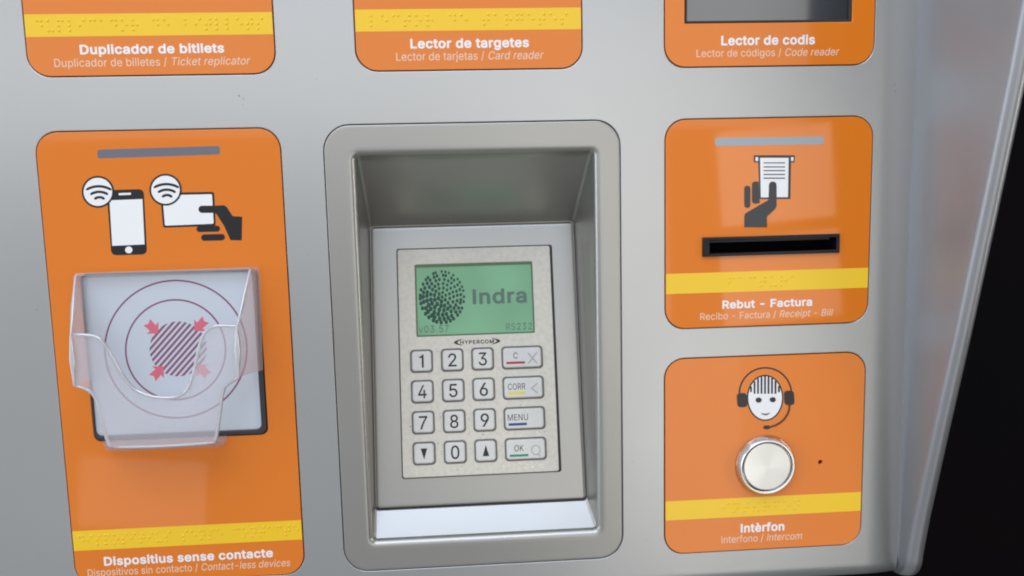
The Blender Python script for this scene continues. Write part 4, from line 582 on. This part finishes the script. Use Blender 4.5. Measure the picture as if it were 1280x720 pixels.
# flat silver front with an opening for every plate and for the keypad recess
p = MB()
holes = [rrect(a - 0.5, b + 0.5, c - 0.5, d + 0.5, 11.5) for a, b, c, d in PLATES.values()]
holes.append(rrect(BEZ[0] - 0.45, BEZ[1] + 0.45, BEZ[2] - 0.45, BEZ[3] + 0.45, 14.0))
p.plate([[(-340, -228), (234.6, -228), (234.6, 205), (-340, 205)]] + holes, 0.0, 3.0, 'silver_paint', 0.35)
# the right border of the panel bends gently back before the wing
bend = [(233.0, -0.012), (234.8, -0.012)] + [(235 + 20.6 * k / 14, 2.1 * (k / 14) ** 2 - 0.012) for k in range(1, 15)] + [(255.7, 6.0)]
rows = [[(x, y, z) for x, y in bend] for z in (205, 100, 0, -100, -200, -226.6)]
p.grid(rows, 'silver_paint')
bend = [(-340.0, -0.012), (-100.0, -0.012), (100.0, -0.012)] + bend
rows = [[(x, y, z) for x, y in bend] for z in (-226.6, -227.9)]
for k in range(1, 9):
    t = math.radians(90 * k / 8)
    rows.append([(x, y + 9 * (1 - math.cos(t)), -228 - 9 * math.sin(t)) for x, y in bend])
rows.append([(x, 60, -236.95) for x, y in bend])
p.grid(rows, 'silver_paint')


def fleck(mb, x, z, s, y, material, fn=None):
    k = random.randint(4, 6)
    a0, st = random.uniform(0, 6.28), random.uniform(0.35, 1.0)
    pts = []
    for i in range(k):
        a = 2 * math.pi * i / k
        q = s * random.uniform(0.5, 1.0)
        u, v = q * math.cos(a), q * st * math.sin(a)
        pts.append((x + u * math.cos(a0) - v * math.sin(a0), z + u * math.sin(a0) + v * math.cos(a0)))
    mb.plate([pts], y, 0.02, material, fn=fn)


# scuffs and chips in the paint
for x, z, s in ((-110.6, 49.2, 0.9), (-108.4, 47.6, 0.7), (-109.0, 44.5, 0.45), (-107.7, 35.4, 0.4), (243.5, 49.5, 0.5), (244.0, 46.0, 0.4), (96.5, -158.0, 0.35),
                (-79.5, -35.0, 0.4), (-222.5, -60.0, 0.5), (101.5, 12.0, 0.3), (-70.0, 57.0, 0.35), (104.0, -205.0, 0.4), (-84.0, -120.0, 0.3), (236.5, -140.0, 0.35)):
    fleck(p, x, z, s, -0.03, 'scuff')
panel = part(p, 'front_panel')

# wing: concave fillet, inclined face and rounded outer lip; it rises out of the panel towards the top
WZ = [(-240, 1.5), (-224, 3.8), (-198, 7.5), (-143, 17.0), (-84, 27.6), (-10, 40.0), (45, 49.0), (83, 54.5), (205, 70.0)]


def wing_b(z):
    for (a, p0), (b, p1) in zip(WZ, WZ[1:]):
        if z <= b:
            return p0 + (p1 - p0) * (z - a) / (b - a)
    return WZ[-1][1]


KX = 0.36


def wing_profile(z):
    b = wing_b(z)
    x0 = 256.0
    L = math.hypot(KX, 1.0)
    d = (KX / L, -1.0 / L)                     # direction up the wing in (x, y)
    P = [(255.4, 2.5), (255.58, 2.075)]
    for k in range(1, 9):
        t = k / 8 * 0.9
        P.append((x0 + KX * b * t, 2.0 - (b + 2.0) * t))
    r = 5.4
    ex, ey = x0 + KX * b, -b
    cx, cy = ex + r * (1.0 / L), ey + r * (KX / L) + 0.0
    a0 = math.atan2(ey - cy, ex - cx)
    for k in range(17):                        # rounded lip
        a = a0 + math.pi * 1.06 * k / 16
        P.append((cx + r * math.cos(a), cy + r * math.sin(a)))
    lx = P[-1][0]
    P.append((lx + 0.6, 20.0))
    P.append((lx + 0.6, 300.0))
    return P


w = MB()
zs = [205 - (205 + 222) * k / 60 for k in range(61)]
rows = [[(x, y, z) for x, y in wing_profile(z)] for z in zs]
last = wing_profile(-222)
for k in range(1, 9):
    t = math.radians(90 * k / 8)
    rows.append([(x, y + 9 * (1 - math.cos(t)) if y < 200 else y, -222 - 5.9 * k / 8 - 9 * math.sin(t)) for x, y in last])
rows.append([(x, max(y, 60), -236.9) for x, y in last])
w.grid(rows, 'shaded_wing_paint')
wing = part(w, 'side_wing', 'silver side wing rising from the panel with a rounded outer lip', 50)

h = MB()
h.plate([rrect(-338, 254, -234, 203, 4), rrect(-62, 84, -208, 27, 4)], 22.0, 50.0, 'dark_gap')
h.plate([rrect(-337, 253, -233, 202, 4)], 72.5, 228.0, 'dark_gap')
part(h, 'housing')

# ------------------------------------------------------------------ orange plates
PLABEL = {
    'A': 'orange ticket replicator plate at the top left of the panel', 'B': 'orange card reader plate above the keypad recess',
    'C': 'orange code reader plate with a dark glass window', 'D': 'tall orange contactless plate with phone and card symbols',
    'E': 'orange receipt plate with a black slot', 'F': 'orange intercom plate with a steel button'}
plates = {}
for k, (x0, x1, z0, z1) in PLATES.items():
    p = MB()
    outs = [rrect(x0, x1, z0, z1, 11.0)]
    if k == 'C':
        outs.append([(125.6, 83.2), (125.6, 160), (218.0, 160), (218.0, 83.2)])
    if k == 'D':
        outs.append(rrect(-198.9, -106.2, -133.2, -41.6, 4))
    if k == 'E':
        outs.append([(137.5, -40.8), (137.5, -32.8), (212.0, -32.8), (212.0, -40.8)])
    if k == 'F':
        outs.append(disc(206.1, -163.6, 1.25, n=20))
    p.plate(outs, -0.35, 2.0, 'orange_acrylic', 0.25)
    o = part(p, 'information_plate', PLABEL[k])
    plates[k] = o
    g = MB()
    g.plate([rrect(x0 - 0.9, x1 + 0.9, z0 - 0.9, z1 + 0.9, 11.5)] + (outs[1:] if k in 'CDE' else []), 2.2, 1.0, 'dark_gap')
    g.build('backing', o)

YF = -0.35


def braille(text, cx, zc, pitch, o, x0, x1, z0, z1):
    s = MB()
    s.plate([[(x0 + 0.25, z0), (x1 - 0.25, z0), (x1 - 0.25, z1), (x0 + 0.25, z1)]], YF - 0.04, 0.06, 'yellow_vinyl')
    table = dict(a='1', b='12', c='14', d='145', e='15', f='124', g='1245', h='125', i='24', j='245', l='123', m='134', n='1345',
                 o='135', p='1234', r='1235', s='234', t='2345', u='136')
    table['k'] = '13'
    table['è'] = '2346'
    table['-'] = '36'
    xs = cx - pitch * (len(text) - 1) / 2
    for i, ch in enumerate(text):
        for d in table.get(ch, ''):
            d = int(d) - 1
            px = xs + i * pitch + (-1.2 if d < 3 else 1.2) * min(1, pitch / 6)
            pz = zc + 2.5 - 2.5 * (d % 3)
            s.lathe(px, pz, [(0.72 * math.cos(a), YF - 0.04 - 0.36 * math.sin(a)) for a in (0, .35, .7, 1.05, 1.35, 1.565)], 'yellow_vinyl', 14)
    s.build('braille_strip', o)


braille('duplicador de bitllets', -152.7, 85.6, 5.25, plates['A'], *PLATES['A'][:2], 80.1, 91.2)
braille('lector de targetes', 10.6, 86.4, 5.9, plates['B'], *PLATES['B'][:2], 80.9, 92.0)
braille('dispositius sense contacte', -152.5, -188.6, 4.65, plates['D'], *PLATES['D'][:2], -194.3, -183.0)
braille('factura', 170.5, -57.0, 6.0, plates['E'], *PLATES['E'][:2], -62.6, -51.3)
braille('intèrfon', 171.5, -188.3, 6.0, plates['F'], *PLATES['F'][:2], -194.1, -182.7)

for txt, k, st, cx, base, width, cap in TEXTS:
    t = MB()
    lettering(t, txt, cx, base, width, cap * (0.97 if st == 'b' else 0.95), YF - 0.04, 'white_ink' if st == 'b' else 'soft_white_ink', st == 'b', None, 0.05, 26 if st == 'b' else 8)
    t.build('caption', plates[k])

INK = dict(black='black_ink', white='white_ink', grey='grey_ink', purple='purple_ink', red='red_ink')


def pictogram(art, parent, y, name='pictogram', label=None):
    s = MB()
    for i, (c, polys) in enumerate(art):
        s.plate(polys, y - 0.03 - 0.022 * i, 0.02, INK[c])
    return s.build(name, parent, label=label)


pictogram(ART_PHONE, plates['D'], YF, label='phone symbol with a radio wave badge')
pictogram(ART_CARD, plates['D'], YF, label='hand holding a card symbol with a radio wave badge')
pictogram(ART_RECEIPT, plates['E'], YF, label='hand taking a printed receipt symbol')
pictogram(ART_FACE, plates['F'], YF, label='smiling face with headset symbol')
for poly, k, m in ((BAR_D, 'D', 'dark_bar'), (BAR_E, 'E', 'pale_bar')):
    s = MB()
    s.plate([poly], YF - 0.05, 0.06, m)
    s.build('status_light', plates[k])

# ------------------------------------------------------------------ contactless reader and its plastic pocket
r = MB()
r.plate([rrect(-198.6, -106.7, -132.7, -41.7, 3.6), rrect(-197.7, -109.6, -130.0, -42.4, 3)], -0.9, 3.0, 'gasket_rubber', 0.6)
reader = part(r, 'contactless_reader', 'white contactless reader field with purple target rings')
r = MB()
r.plate([rrect(-198.3, -109.3, -130.4, -42.1, 3)], 0.5, 2.0, 'label_white', 0.2)
for i, (c, polys) in enumerate(ART_TARGET):
    r.plate(polys, 0.5 - 0.03 - (0.03 if c == 'red' else 0), 0.02, INK[c])
r.build('reader_field', reader)


def prism(mb, pts, thick, material):
    """Closed slab from a 3-D polygon."""
    P = [Vector(q) for q in pts]
    n = (P[1] - P[0]).cross(P[2] - P[0]).normalized() * thick / 2
    k = len(P)
    vs = [tuple(q + n) for q in P] + [tuple(q - n) for q in P]
    fs = [tuple(range(k)), tuple(range(2 * k - 1, k - 1, -1))] + [(i, i + k, (i + 1) % k + k, (i + 1) % k) for i in range(k)]
    mb.add(vs, fs, material)


def rod(mb, pts, r, material, n=10):
    rows = []
    for i, q in enumerate(pts):
        a, b = Vector(pts[max(0, i - 1)]), Vector(pts[min(len(pts) - 1, i + 1)])
        d = (b - a).normalized()
        u = d.orthogonal().normalized()
        u = (Vector((0.3, 1, 0.2)) - d * d.dot(Vector((0.3, 1, 0.2)))).normalized()
        v = d.cross(u)
        rr = r * (0.35 if i in (0, len(pts) - 1) else 1.0)
        rows.append([tuple(Vector(q) + (u * math.cos(2 * math.pi * k / n) + v * math.sin(2 * math.pi * k / n)) * rr) for k in range(n)])
    mb.grid(rows, material, True)


def smooth(pts, n=4):
    """Catmull-Rom through the points."""
    out = []
    for i in range(len(pts) - 1):
        a, b, c, d = (Vector(pts[max(0, min(len(pts) - 1, i + k))]) for k in (-1, 0, 1, 2))
        for k in range(n):
            t = k / n
            out.append(tuple(0.5 * (2 * b + (c - a) * t + (2 * a - 5 * b + 4 * c - d) * t * t + (3 * b - a - 3 * c + d) * t ** 3)))
    return out + [tuple(pts[-1])]


FD = -30.0
_pf = [(x, z, 0) for x, z in POCKET_FRONT]
_cut = [0, 15, 16, 21, 23, 29]       # corners that stay sharp
EDGES = [smooth(_pf[a:b + 1]) for a, b in zip(_cut, _cut[1:])] + [[_pf[29], _pf[0]]]
OUTLINE = [(x, z) for e in EDGES for x, z, _ in e[:-1]]
q = MB()
q.plate([OUTLINE], FD, 2.2, 'clear_acrylic', 0.7, res=3)
prism(q, [(-196.8, -0.5, -42.2), (-198.1, -7, -41.5), (-192.6, FD + 1.1, -69.3), (-193.0, FD + 1.1, -95.0), (-198.4, -0.5, -99.0)], 2.0, 'clear_acrylic')
prism(q, [(-106.3, -0.5, -41.9), (-108.8, -7, -41.2), (-111.5, FD + 1.1, -67.9), (-112.2, FD + 1.1, -93.8), (-107.7, -0.5, -97.0)], 2.0, 'clear_acrylic')
prism(q, [(-197.0, -0.6, -42.0), (-106.2, -0.6, -41.6), (-108.6, -7, -41.0), (-198.0, -7, -41.3)], 1.6, 'clear_acrylic')
rows = []
for k in range(9):
    t = k / 8
    a = math.radians(90 * t)
    y = FD + 1.1 + 29.0 * (1 - math.cos(a)) if False else FD + 1.1 + 28.4 * t
    z = -127.4 - 5.2 * math.sin(math.radians(90 * min(1, t * 1.6)))
    rows.append([(-177.8 - 17.0 * t, y, z), (-126.4 - 1.4 * t, y, z)])
q.grid(rows, 'clear_acrylic')
q.grid([[(x, y, z - 1.8) for x, y, z in rw] for rw in rows], 'clear_acrylic', flip=True)
# edges and folds: rods whitened to stand in for their highlights
rod(q, [(-192.6, FD, -69.0), (-192.8, FD - .1, -82), (-193.0, FD, -95.2)], 1.5, 'acrylic_edge_glint')
rod(q, [(-111.5, FD, -67.6), (-111.9, FD - .1, -80), (-112.2, FD, -94.0)], 1.9, 'acrylic_edge_glint')
for e in EDGES[:-1]:
    if len(e) > 5:
        rod(q, [(x, FD + 0.9, z) for x, z, _ in e], 0.85, 'acrylic_edge_glint')
rod(q, [(-197.9, -7, -41.6), (-195, -19, -56), (-192.6, FD, -69.3)], 1.2, 'acrylic_edge_glint')
rod(q, [(-108.8, -7, -41.4), (-110.2, -19, -56), (-111.5, FD, -67.9)], 1.2, 'acrylic_edge_glint')
part(q, 'plastic_pocket', 'clear plastic pocket with a scooped front over the reader', 40)

# ------------------------------------------------------------------ receipt slot, code reader, intercom button
s = MB()
s.plate([[(135.8, -42.2), (213.5, -42.2), (213.5, -31.6), (135.8, -31.6)], [(139.6, -40.4), (211.6, -40.4), (211.6, -33.4), (139.6, -33.4)]], -2.2, 2.6, 'black_plastic', 0.35)
slot = part(s, 'receipt_slot', 'black receipt slot in the orange plate')
s = MB()
for a, b in (((139.6, -33.4), (211.6, -33.4)), ((211.6, -33.4), (211.6, -40.4)), ((211.6, -40.4), (139.6, -40.4)), ((139.6, -40.4), (139.6, -33.4))):
    s.add([(a[0], -0.6, a[1]), (b[0], -0.6, b[1]), (b[0], 16, b[1]), (a[0], 16, a[1])], [(0, 1, 2, 3)], 'black_plastic')
s.add([(139.6, 16, -40.4), (211.6, 16, -40.4), (211.6, 16, -33.4), (139.6, 16, -33.4)], [(0, 1, 2, 3)], 'black_hole')
s.plate([[(141, -34.9), (210.4, -34.9), (210.4, -33.6), (141, -33.6)]], 3.0, 6.0, 'black_plastic')
s.build('slot_throat', slot)

c = MB()
c.plate([[(125.9, 83.5), (217.7, 83.5), (217.7, 159.7), (125.9, 159.7)], [(127.2, 84.6), (216.4, 84.6), (216.4, 158.6), (127.2, 158.6)]], 0.3, 5.0, 'dark_gap', 0.3)
code = part(c, 'code_reader', 'dark glass window of the code reader')
c = MB()
c.plate([[(127.0, 84.4), (216.6, 84.4), (216.6, 158.8), (127.0, 158.8)]], 2.5, 2.0, 'tinted_glass')
c.build('glass', code)

b = MB()
BX, BZ = 173.4, -163.6
b.lathe(BX, BZ, [(17.5, -0.3), (17.6, -1.0), (17.4, -1.5), (15.9, -4.2), (15.6, -4.5), (14.7, -4.55), (14.4, -4.4), (14.3, -4.0), (14.3, -0.5)], 'polished_steel', 80)
button = part(b, 'intercom_button', 'round brushed steel push button')
b = MB()
b.lathe(0, 0, [(14.05, -1.0), (14.05, -3.75), (13.9, -4.05), (13.65, -4.18), (13.3, -4.22), (13.0, -4.222), (9.0, -4.225), (4.0, -4.228), (0.6, -4.23), (0.02, -4.23)], 'brushed_steel', 96)
b.build('button_cap', button, 32, None, (BX * MM, 0, BZ * MM))

# ------------------------------------------------------------------ keypad recess
ZB0, ZB1, YB0, YB1 = -184.2, -22.6, 11.2, 47.2


def yb(z):
    return YB0 + (z - ZB0) / (ZB1 - ZB0) * (YB1 - YB0)


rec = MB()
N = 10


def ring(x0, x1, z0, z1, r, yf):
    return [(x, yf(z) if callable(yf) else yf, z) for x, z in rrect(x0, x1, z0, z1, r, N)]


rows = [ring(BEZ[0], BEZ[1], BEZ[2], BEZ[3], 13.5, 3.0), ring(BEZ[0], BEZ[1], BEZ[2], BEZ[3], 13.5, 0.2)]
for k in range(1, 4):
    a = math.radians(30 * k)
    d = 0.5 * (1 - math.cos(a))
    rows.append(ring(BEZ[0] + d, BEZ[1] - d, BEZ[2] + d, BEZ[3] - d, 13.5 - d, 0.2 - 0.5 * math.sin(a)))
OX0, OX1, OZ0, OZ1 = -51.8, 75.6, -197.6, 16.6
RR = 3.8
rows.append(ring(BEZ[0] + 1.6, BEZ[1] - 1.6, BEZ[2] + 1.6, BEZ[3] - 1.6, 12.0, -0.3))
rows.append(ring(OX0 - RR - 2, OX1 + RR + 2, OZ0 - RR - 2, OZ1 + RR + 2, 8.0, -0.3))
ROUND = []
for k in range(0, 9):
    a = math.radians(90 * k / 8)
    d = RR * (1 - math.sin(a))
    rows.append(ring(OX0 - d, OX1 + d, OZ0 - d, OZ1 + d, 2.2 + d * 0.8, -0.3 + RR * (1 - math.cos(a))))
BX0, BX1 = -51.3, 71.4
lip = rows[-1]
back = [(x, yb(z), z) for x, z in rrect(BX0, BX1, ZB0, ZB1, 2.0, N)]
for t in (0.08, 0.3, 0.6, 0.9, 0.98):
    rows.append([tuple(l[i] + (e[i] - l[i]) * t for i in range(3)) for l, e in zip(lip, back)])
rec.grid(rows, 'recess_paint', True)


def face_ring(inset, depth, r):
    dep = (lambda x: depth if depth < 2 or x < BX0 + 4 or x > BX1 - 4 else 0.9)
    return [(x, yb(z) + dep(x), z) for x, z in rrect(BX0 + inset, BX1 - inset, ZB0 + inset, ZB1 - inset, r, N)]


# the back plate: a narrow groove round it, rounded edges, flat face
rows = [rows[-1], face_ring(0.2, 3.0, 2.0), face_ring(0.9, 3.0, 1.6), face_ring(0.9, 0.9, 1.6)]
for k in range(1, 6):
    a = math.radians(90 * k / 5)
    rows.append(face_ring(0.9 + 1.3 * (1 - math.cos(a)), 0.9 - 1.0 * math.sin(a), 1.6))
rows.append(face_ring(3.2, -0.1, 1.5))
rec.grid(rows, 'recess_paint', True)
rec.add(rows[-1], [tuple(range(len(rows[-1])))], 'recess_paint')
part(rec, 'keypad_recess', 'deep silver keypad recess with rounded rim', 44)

# ------------------------------------------------------------------ PIN pad (local u across, v up the tilted face, w out of it)
T = math.radians(12.53)
PO = Vector((-34.94, 15.0 - 3.8, -166.97))
PO = Vector((-34.94, yb(-166.97), -166.97))
UX = Vector((1, 0, 0))
UV = Vector((0, math.sin(T), math.cos(T)))
UW = Vector((0, math.cos(T), -math.sin(T)))          # into the machine


def padfn(p):
    return tuple(PO + UX * p[0] + UV * p[2] + UW * p[1])


PW, PH = 90.7, 133.0
pd = MB()
LCD = (10.0, 79.8, 81.1, 123.7)
pd.plate([rrect(0, PW, 0, PH, 1.4, 5), rrect(LCD[0], LCD[1], LCD[2], LCD[3], 0.8, 4)], -1.6, 1.5, 'pad_plastic', 0.4, fn=padfn)
for _ in range(70):      # worn specks and grime between the keys
    u, v = random.uniform(4, 87), random.choice((58.0, 40.2, 22.4, 4.6, 75.0)) + random.uniform(-1.7, 1.5)
    fleck(pd, u, v, random.uniform(0.15, 0.5), -1.63, random.choice(('chalk_scuff', 'grime', 'grime')), padfn)
for _ in range(26):
    fleck(pd, random.uniform(58, 84), random.uniform(2.2, 6.2), random.uniform(0.2, 0.75), -1.63, 'chalk_scuff', padfn)
for _ in range(22):
    fleck(pd, random.choice((4.6, 21.6, 39.4, 57.2)) + random.uniform(-1.2, 1.2), random.uniform(4, 74), random.uniform(0.2, 0.6), -1.63, 'grime', padfn)
pad = part(pd, 'pin_pad', 'light grey keypad with a green display')
g = MB()
g.plate([rrect(-0.6, PW + 1.5, -0.6, PH + 0.7, 1.4, 5)], -0.35, 0.3, 'dark_gap', fn=padfn)  # dark sheet standing in for the shaded gap round the pad
g.build('pad_gap_shade', pad)

sc = MB()
sc.plate([rrect(LCD[0] + .1, LCD[1] - .1, LCD[2] + .1, LCD[3] - .1, 0.7, 4), rrect(LCD[0] + 0.9, LCD[1] - 0.9, LCD[2] + 0.9, LCD[3] - 1.6, 0.6, 4)], -1.1, 0.3, 'lcd_edge_shade', fn=padfn)  # darker green ring paints the inner shadow along the display edge
sc.plate([rrect(LCD[0] + .1, LCD[1] - .1, LCD[2] + .1, LCD[3] - .1, 0.7, 4)], -0.75, 0.3, 'lcd_green', fn=padfn)
LY = -0.80
rings = [(0.0, 1), (2.3, 6), (4.6, 12), (6.8, 17), (9.0, 23), (11.1, 27), (12.9, 31)]
for i, (rad, n) in enumerate(rings):
    for j in range(n):
        a = 2 * math.pi * (j + 0.31 * i) / n + random.uniform(-.05, .05)
        x, z = 25.65 + rad * math.cos(a) * 1.0, 104.2 + rad * 1.17 * math.sin(a)
        size = 1.04 + 0.20 * math.cos(a - math.radians(235)) - (0.12 if i == 6 else 0)
        sc.plate([disc(x, z, size * 0.95, size * 1.2, 10)], LY, 0.03, 'lcd_ink', fn=padfn)
lettering(sc, 'Indra', 59.7, 99.6, 32.2, 9.0, LY, 'lcd_grey', True, padfn, spacing=36)
lettering(sc, 'v03.57', 20.3, 83.5, 17.6, 4.0, LY, 'lcd_grey', False, padfn, spacing=60)
lettering(sc, 'RS232', 70.5, 83.3, 15.4, 4.0, LY, 'lcd_grey', False, padfn, spacing=60)
sc.build('screen', pad)

bm_ = MB()
PY = -1.64
lettering(bm_, 'HYPERCOM', 45.4, 75.95, 19.8, 2.25, PY, 'black_ink', True, padfn, spacing=70)
for sgn, ex in ((1, 59.1), (-1, 31.7)):
    out = []
    for k in range(13):
        t = k / 12 * 2 - 1
        out.append((ex - sgn * 5.0 * abs(t) ** 2.0, 77.05 + 2.0 * t))
    inn = [(ex - sgn * (2.1 + 2.9 * abs(k / 12 * 2 - 1) ** 1.6), 77.05 + 1.7 * (1 - 2 * k / 12)) for k in range(13)]
    bm_.plate([out + inn], PY, 0.04, 'black_ink', fn=padfn)
bm_.build('brand_print', pad)

CXS = [(5.95, 19.25), (23.9, 37.2), (41.65, 54.95), (59.4, 83.8)]
CZS = [(60.1, 73.6), (42.4, 55.9), (24.6, 38.05), (6.95, 20.3)]
KEYS = [['1', '2', '3', 'C'], ['4', '5', '6', 'CORR'], ['7', '8', '9', 'MENU'], ['down', '0', 'up', 'OK']]
KLAB = {'C': 'wide key lettered C with a red bar', 'CORR': 'wide key lettered CORR with a yellow bar', 'MENU': 'wide key lettered MENU with a blue bar',
        'OK': 'wide key lettered OK with a green bar', 'down': 'key with a downward triangle', 'up': 'key with an upward triangle'}
BARS = {'C': (62.1, 73.0, 63.2, 64.6, 'red_bar'), 'CORR': (62.5, 72.7, 45.4, 47.0, 'yellow_bar'), 'MENU': (62.05, 72.7, 27.4, 28.9, 'blue_bar'), 'OK': (62.1, 73.0, 9.5, 10.85, 'green_bar')}
for rI, (z0, z1) in enumerate(CZS):
    for cI, (x0, x1) in enumerate(CXS):
        name = KEYS[rI][cI]
        k = MB()
        cx, cz = (x0 + x1) / 2, (z0 + z1) / 2
        k.plate([rrect(x0 - 0.1, x1 + 0.1, z0 - 0.1, z1 + 0.1, 2.4, 7)], -1.75, 0.5, 'key_rim_shade', 0.2, fn=padfn)  # dark rim plate, coloured as the shadow gap round the key
        k.plate([rrect(x0 + 0.95, x1 - 0.95, z0 + 0.95, z1 - 0.95, 1.9, 7)], -3.1, 2.0, 'key_plastic', 0.85, fn=padfn, res=4)
        KY = -3.14
        if name in 'down up'.split():
            s_ = 1 if name == 'up' else -1
            k.plate([[(cx - 1.9, cz - 3.0 * s_), (cx + 1.9, cz - 3.0 * s_), (cx, cz + 3.4 * s_)]], KY, 0.04, 'black_ink', fn=padfn)
        elif len(name) == 1 and name != 'C':
            lettering(k, name, cx, cz - 3.7, 2.6 if name == '1' else 4.9, 7.4, KY, 'black_ink', False, padfn)
        else:
            a, b_, c_, d_, m_ = BARS[name]
            k.plate([[(a, c_), (b_, c_), (b_, d_), (a, d_)]], KY, 0.04, m_, fn=padfn)
            tw, tc = {'C': (2.4, 67.6), 'CORR': (10.2, 67.6), 'MENU': (11.8, 67.6), 'OK': (5.4, 67.6)}[name]
            tb = {'C': 66.3, 'CORR': 48.2, 'MENU': 30.4, 'OK': 12.6}[name]
            lettering(k, name, tc, tb, tw, 3.55, KY, 'black_ink', False, padfn, spacing=10)
            if name == 'C':
                for s_ in (1, -1):
                    k.plate([[(74.6, 66.2 - 3 * s_), (75.4, 66.2 - 3.3 * s_), (80.6, 66.2 + 3 * s_), (79.8, 66.2 + 3.3 * s_)]], KY - 0.01 * s_, 0.02, 'faint_ink', fn=padfn)
            if name == 'CORR':
                k.plate([[(79.6, 51.8), (80.0, 51.2), (77.0, 48.6), (80.0, 46.0), (79.6, 45.4), (75.8, 48.6)]], KY, 0.03, 'faint_ink', fn=padfn)
            if name == 'OK':
                k.plate([disc(77.4, 12.9, 2.8, 3.0, 28), disc(77.4, 12.9, 2.2, 2.4, 28)], KY, 0.03, 'faint_ink', fn=padfn)
                k.plate([[(78.2, 10.4), (78.7, 10.8), (80.2, 9.3), (79.7, 8.9)]], KY - 0.02, 0.03, 'faint_ink', fn=padfn)
        k.build('key', pad, 32, KLAB.get(name))

# ------------------------------------------------------------------ dark wall behind
wl = MB()
wl.add([(x, y, z) for x in (-2500, 2500) for y in (700, 820) for z in (-1500, 1500)],
       [(0, 1, 3, 2), (4, 6, 7, 5), (0, 4, 5, 1), (2, 3, 7, 6), (0, 2, 6, 4), (1, 5, 7, 3)], 'dark_wall_paint')
wo = wl.build('wall')
wo['kind'] = 'structure'
wo['label'] = 'dark wall in shadow behind the ticket machine'
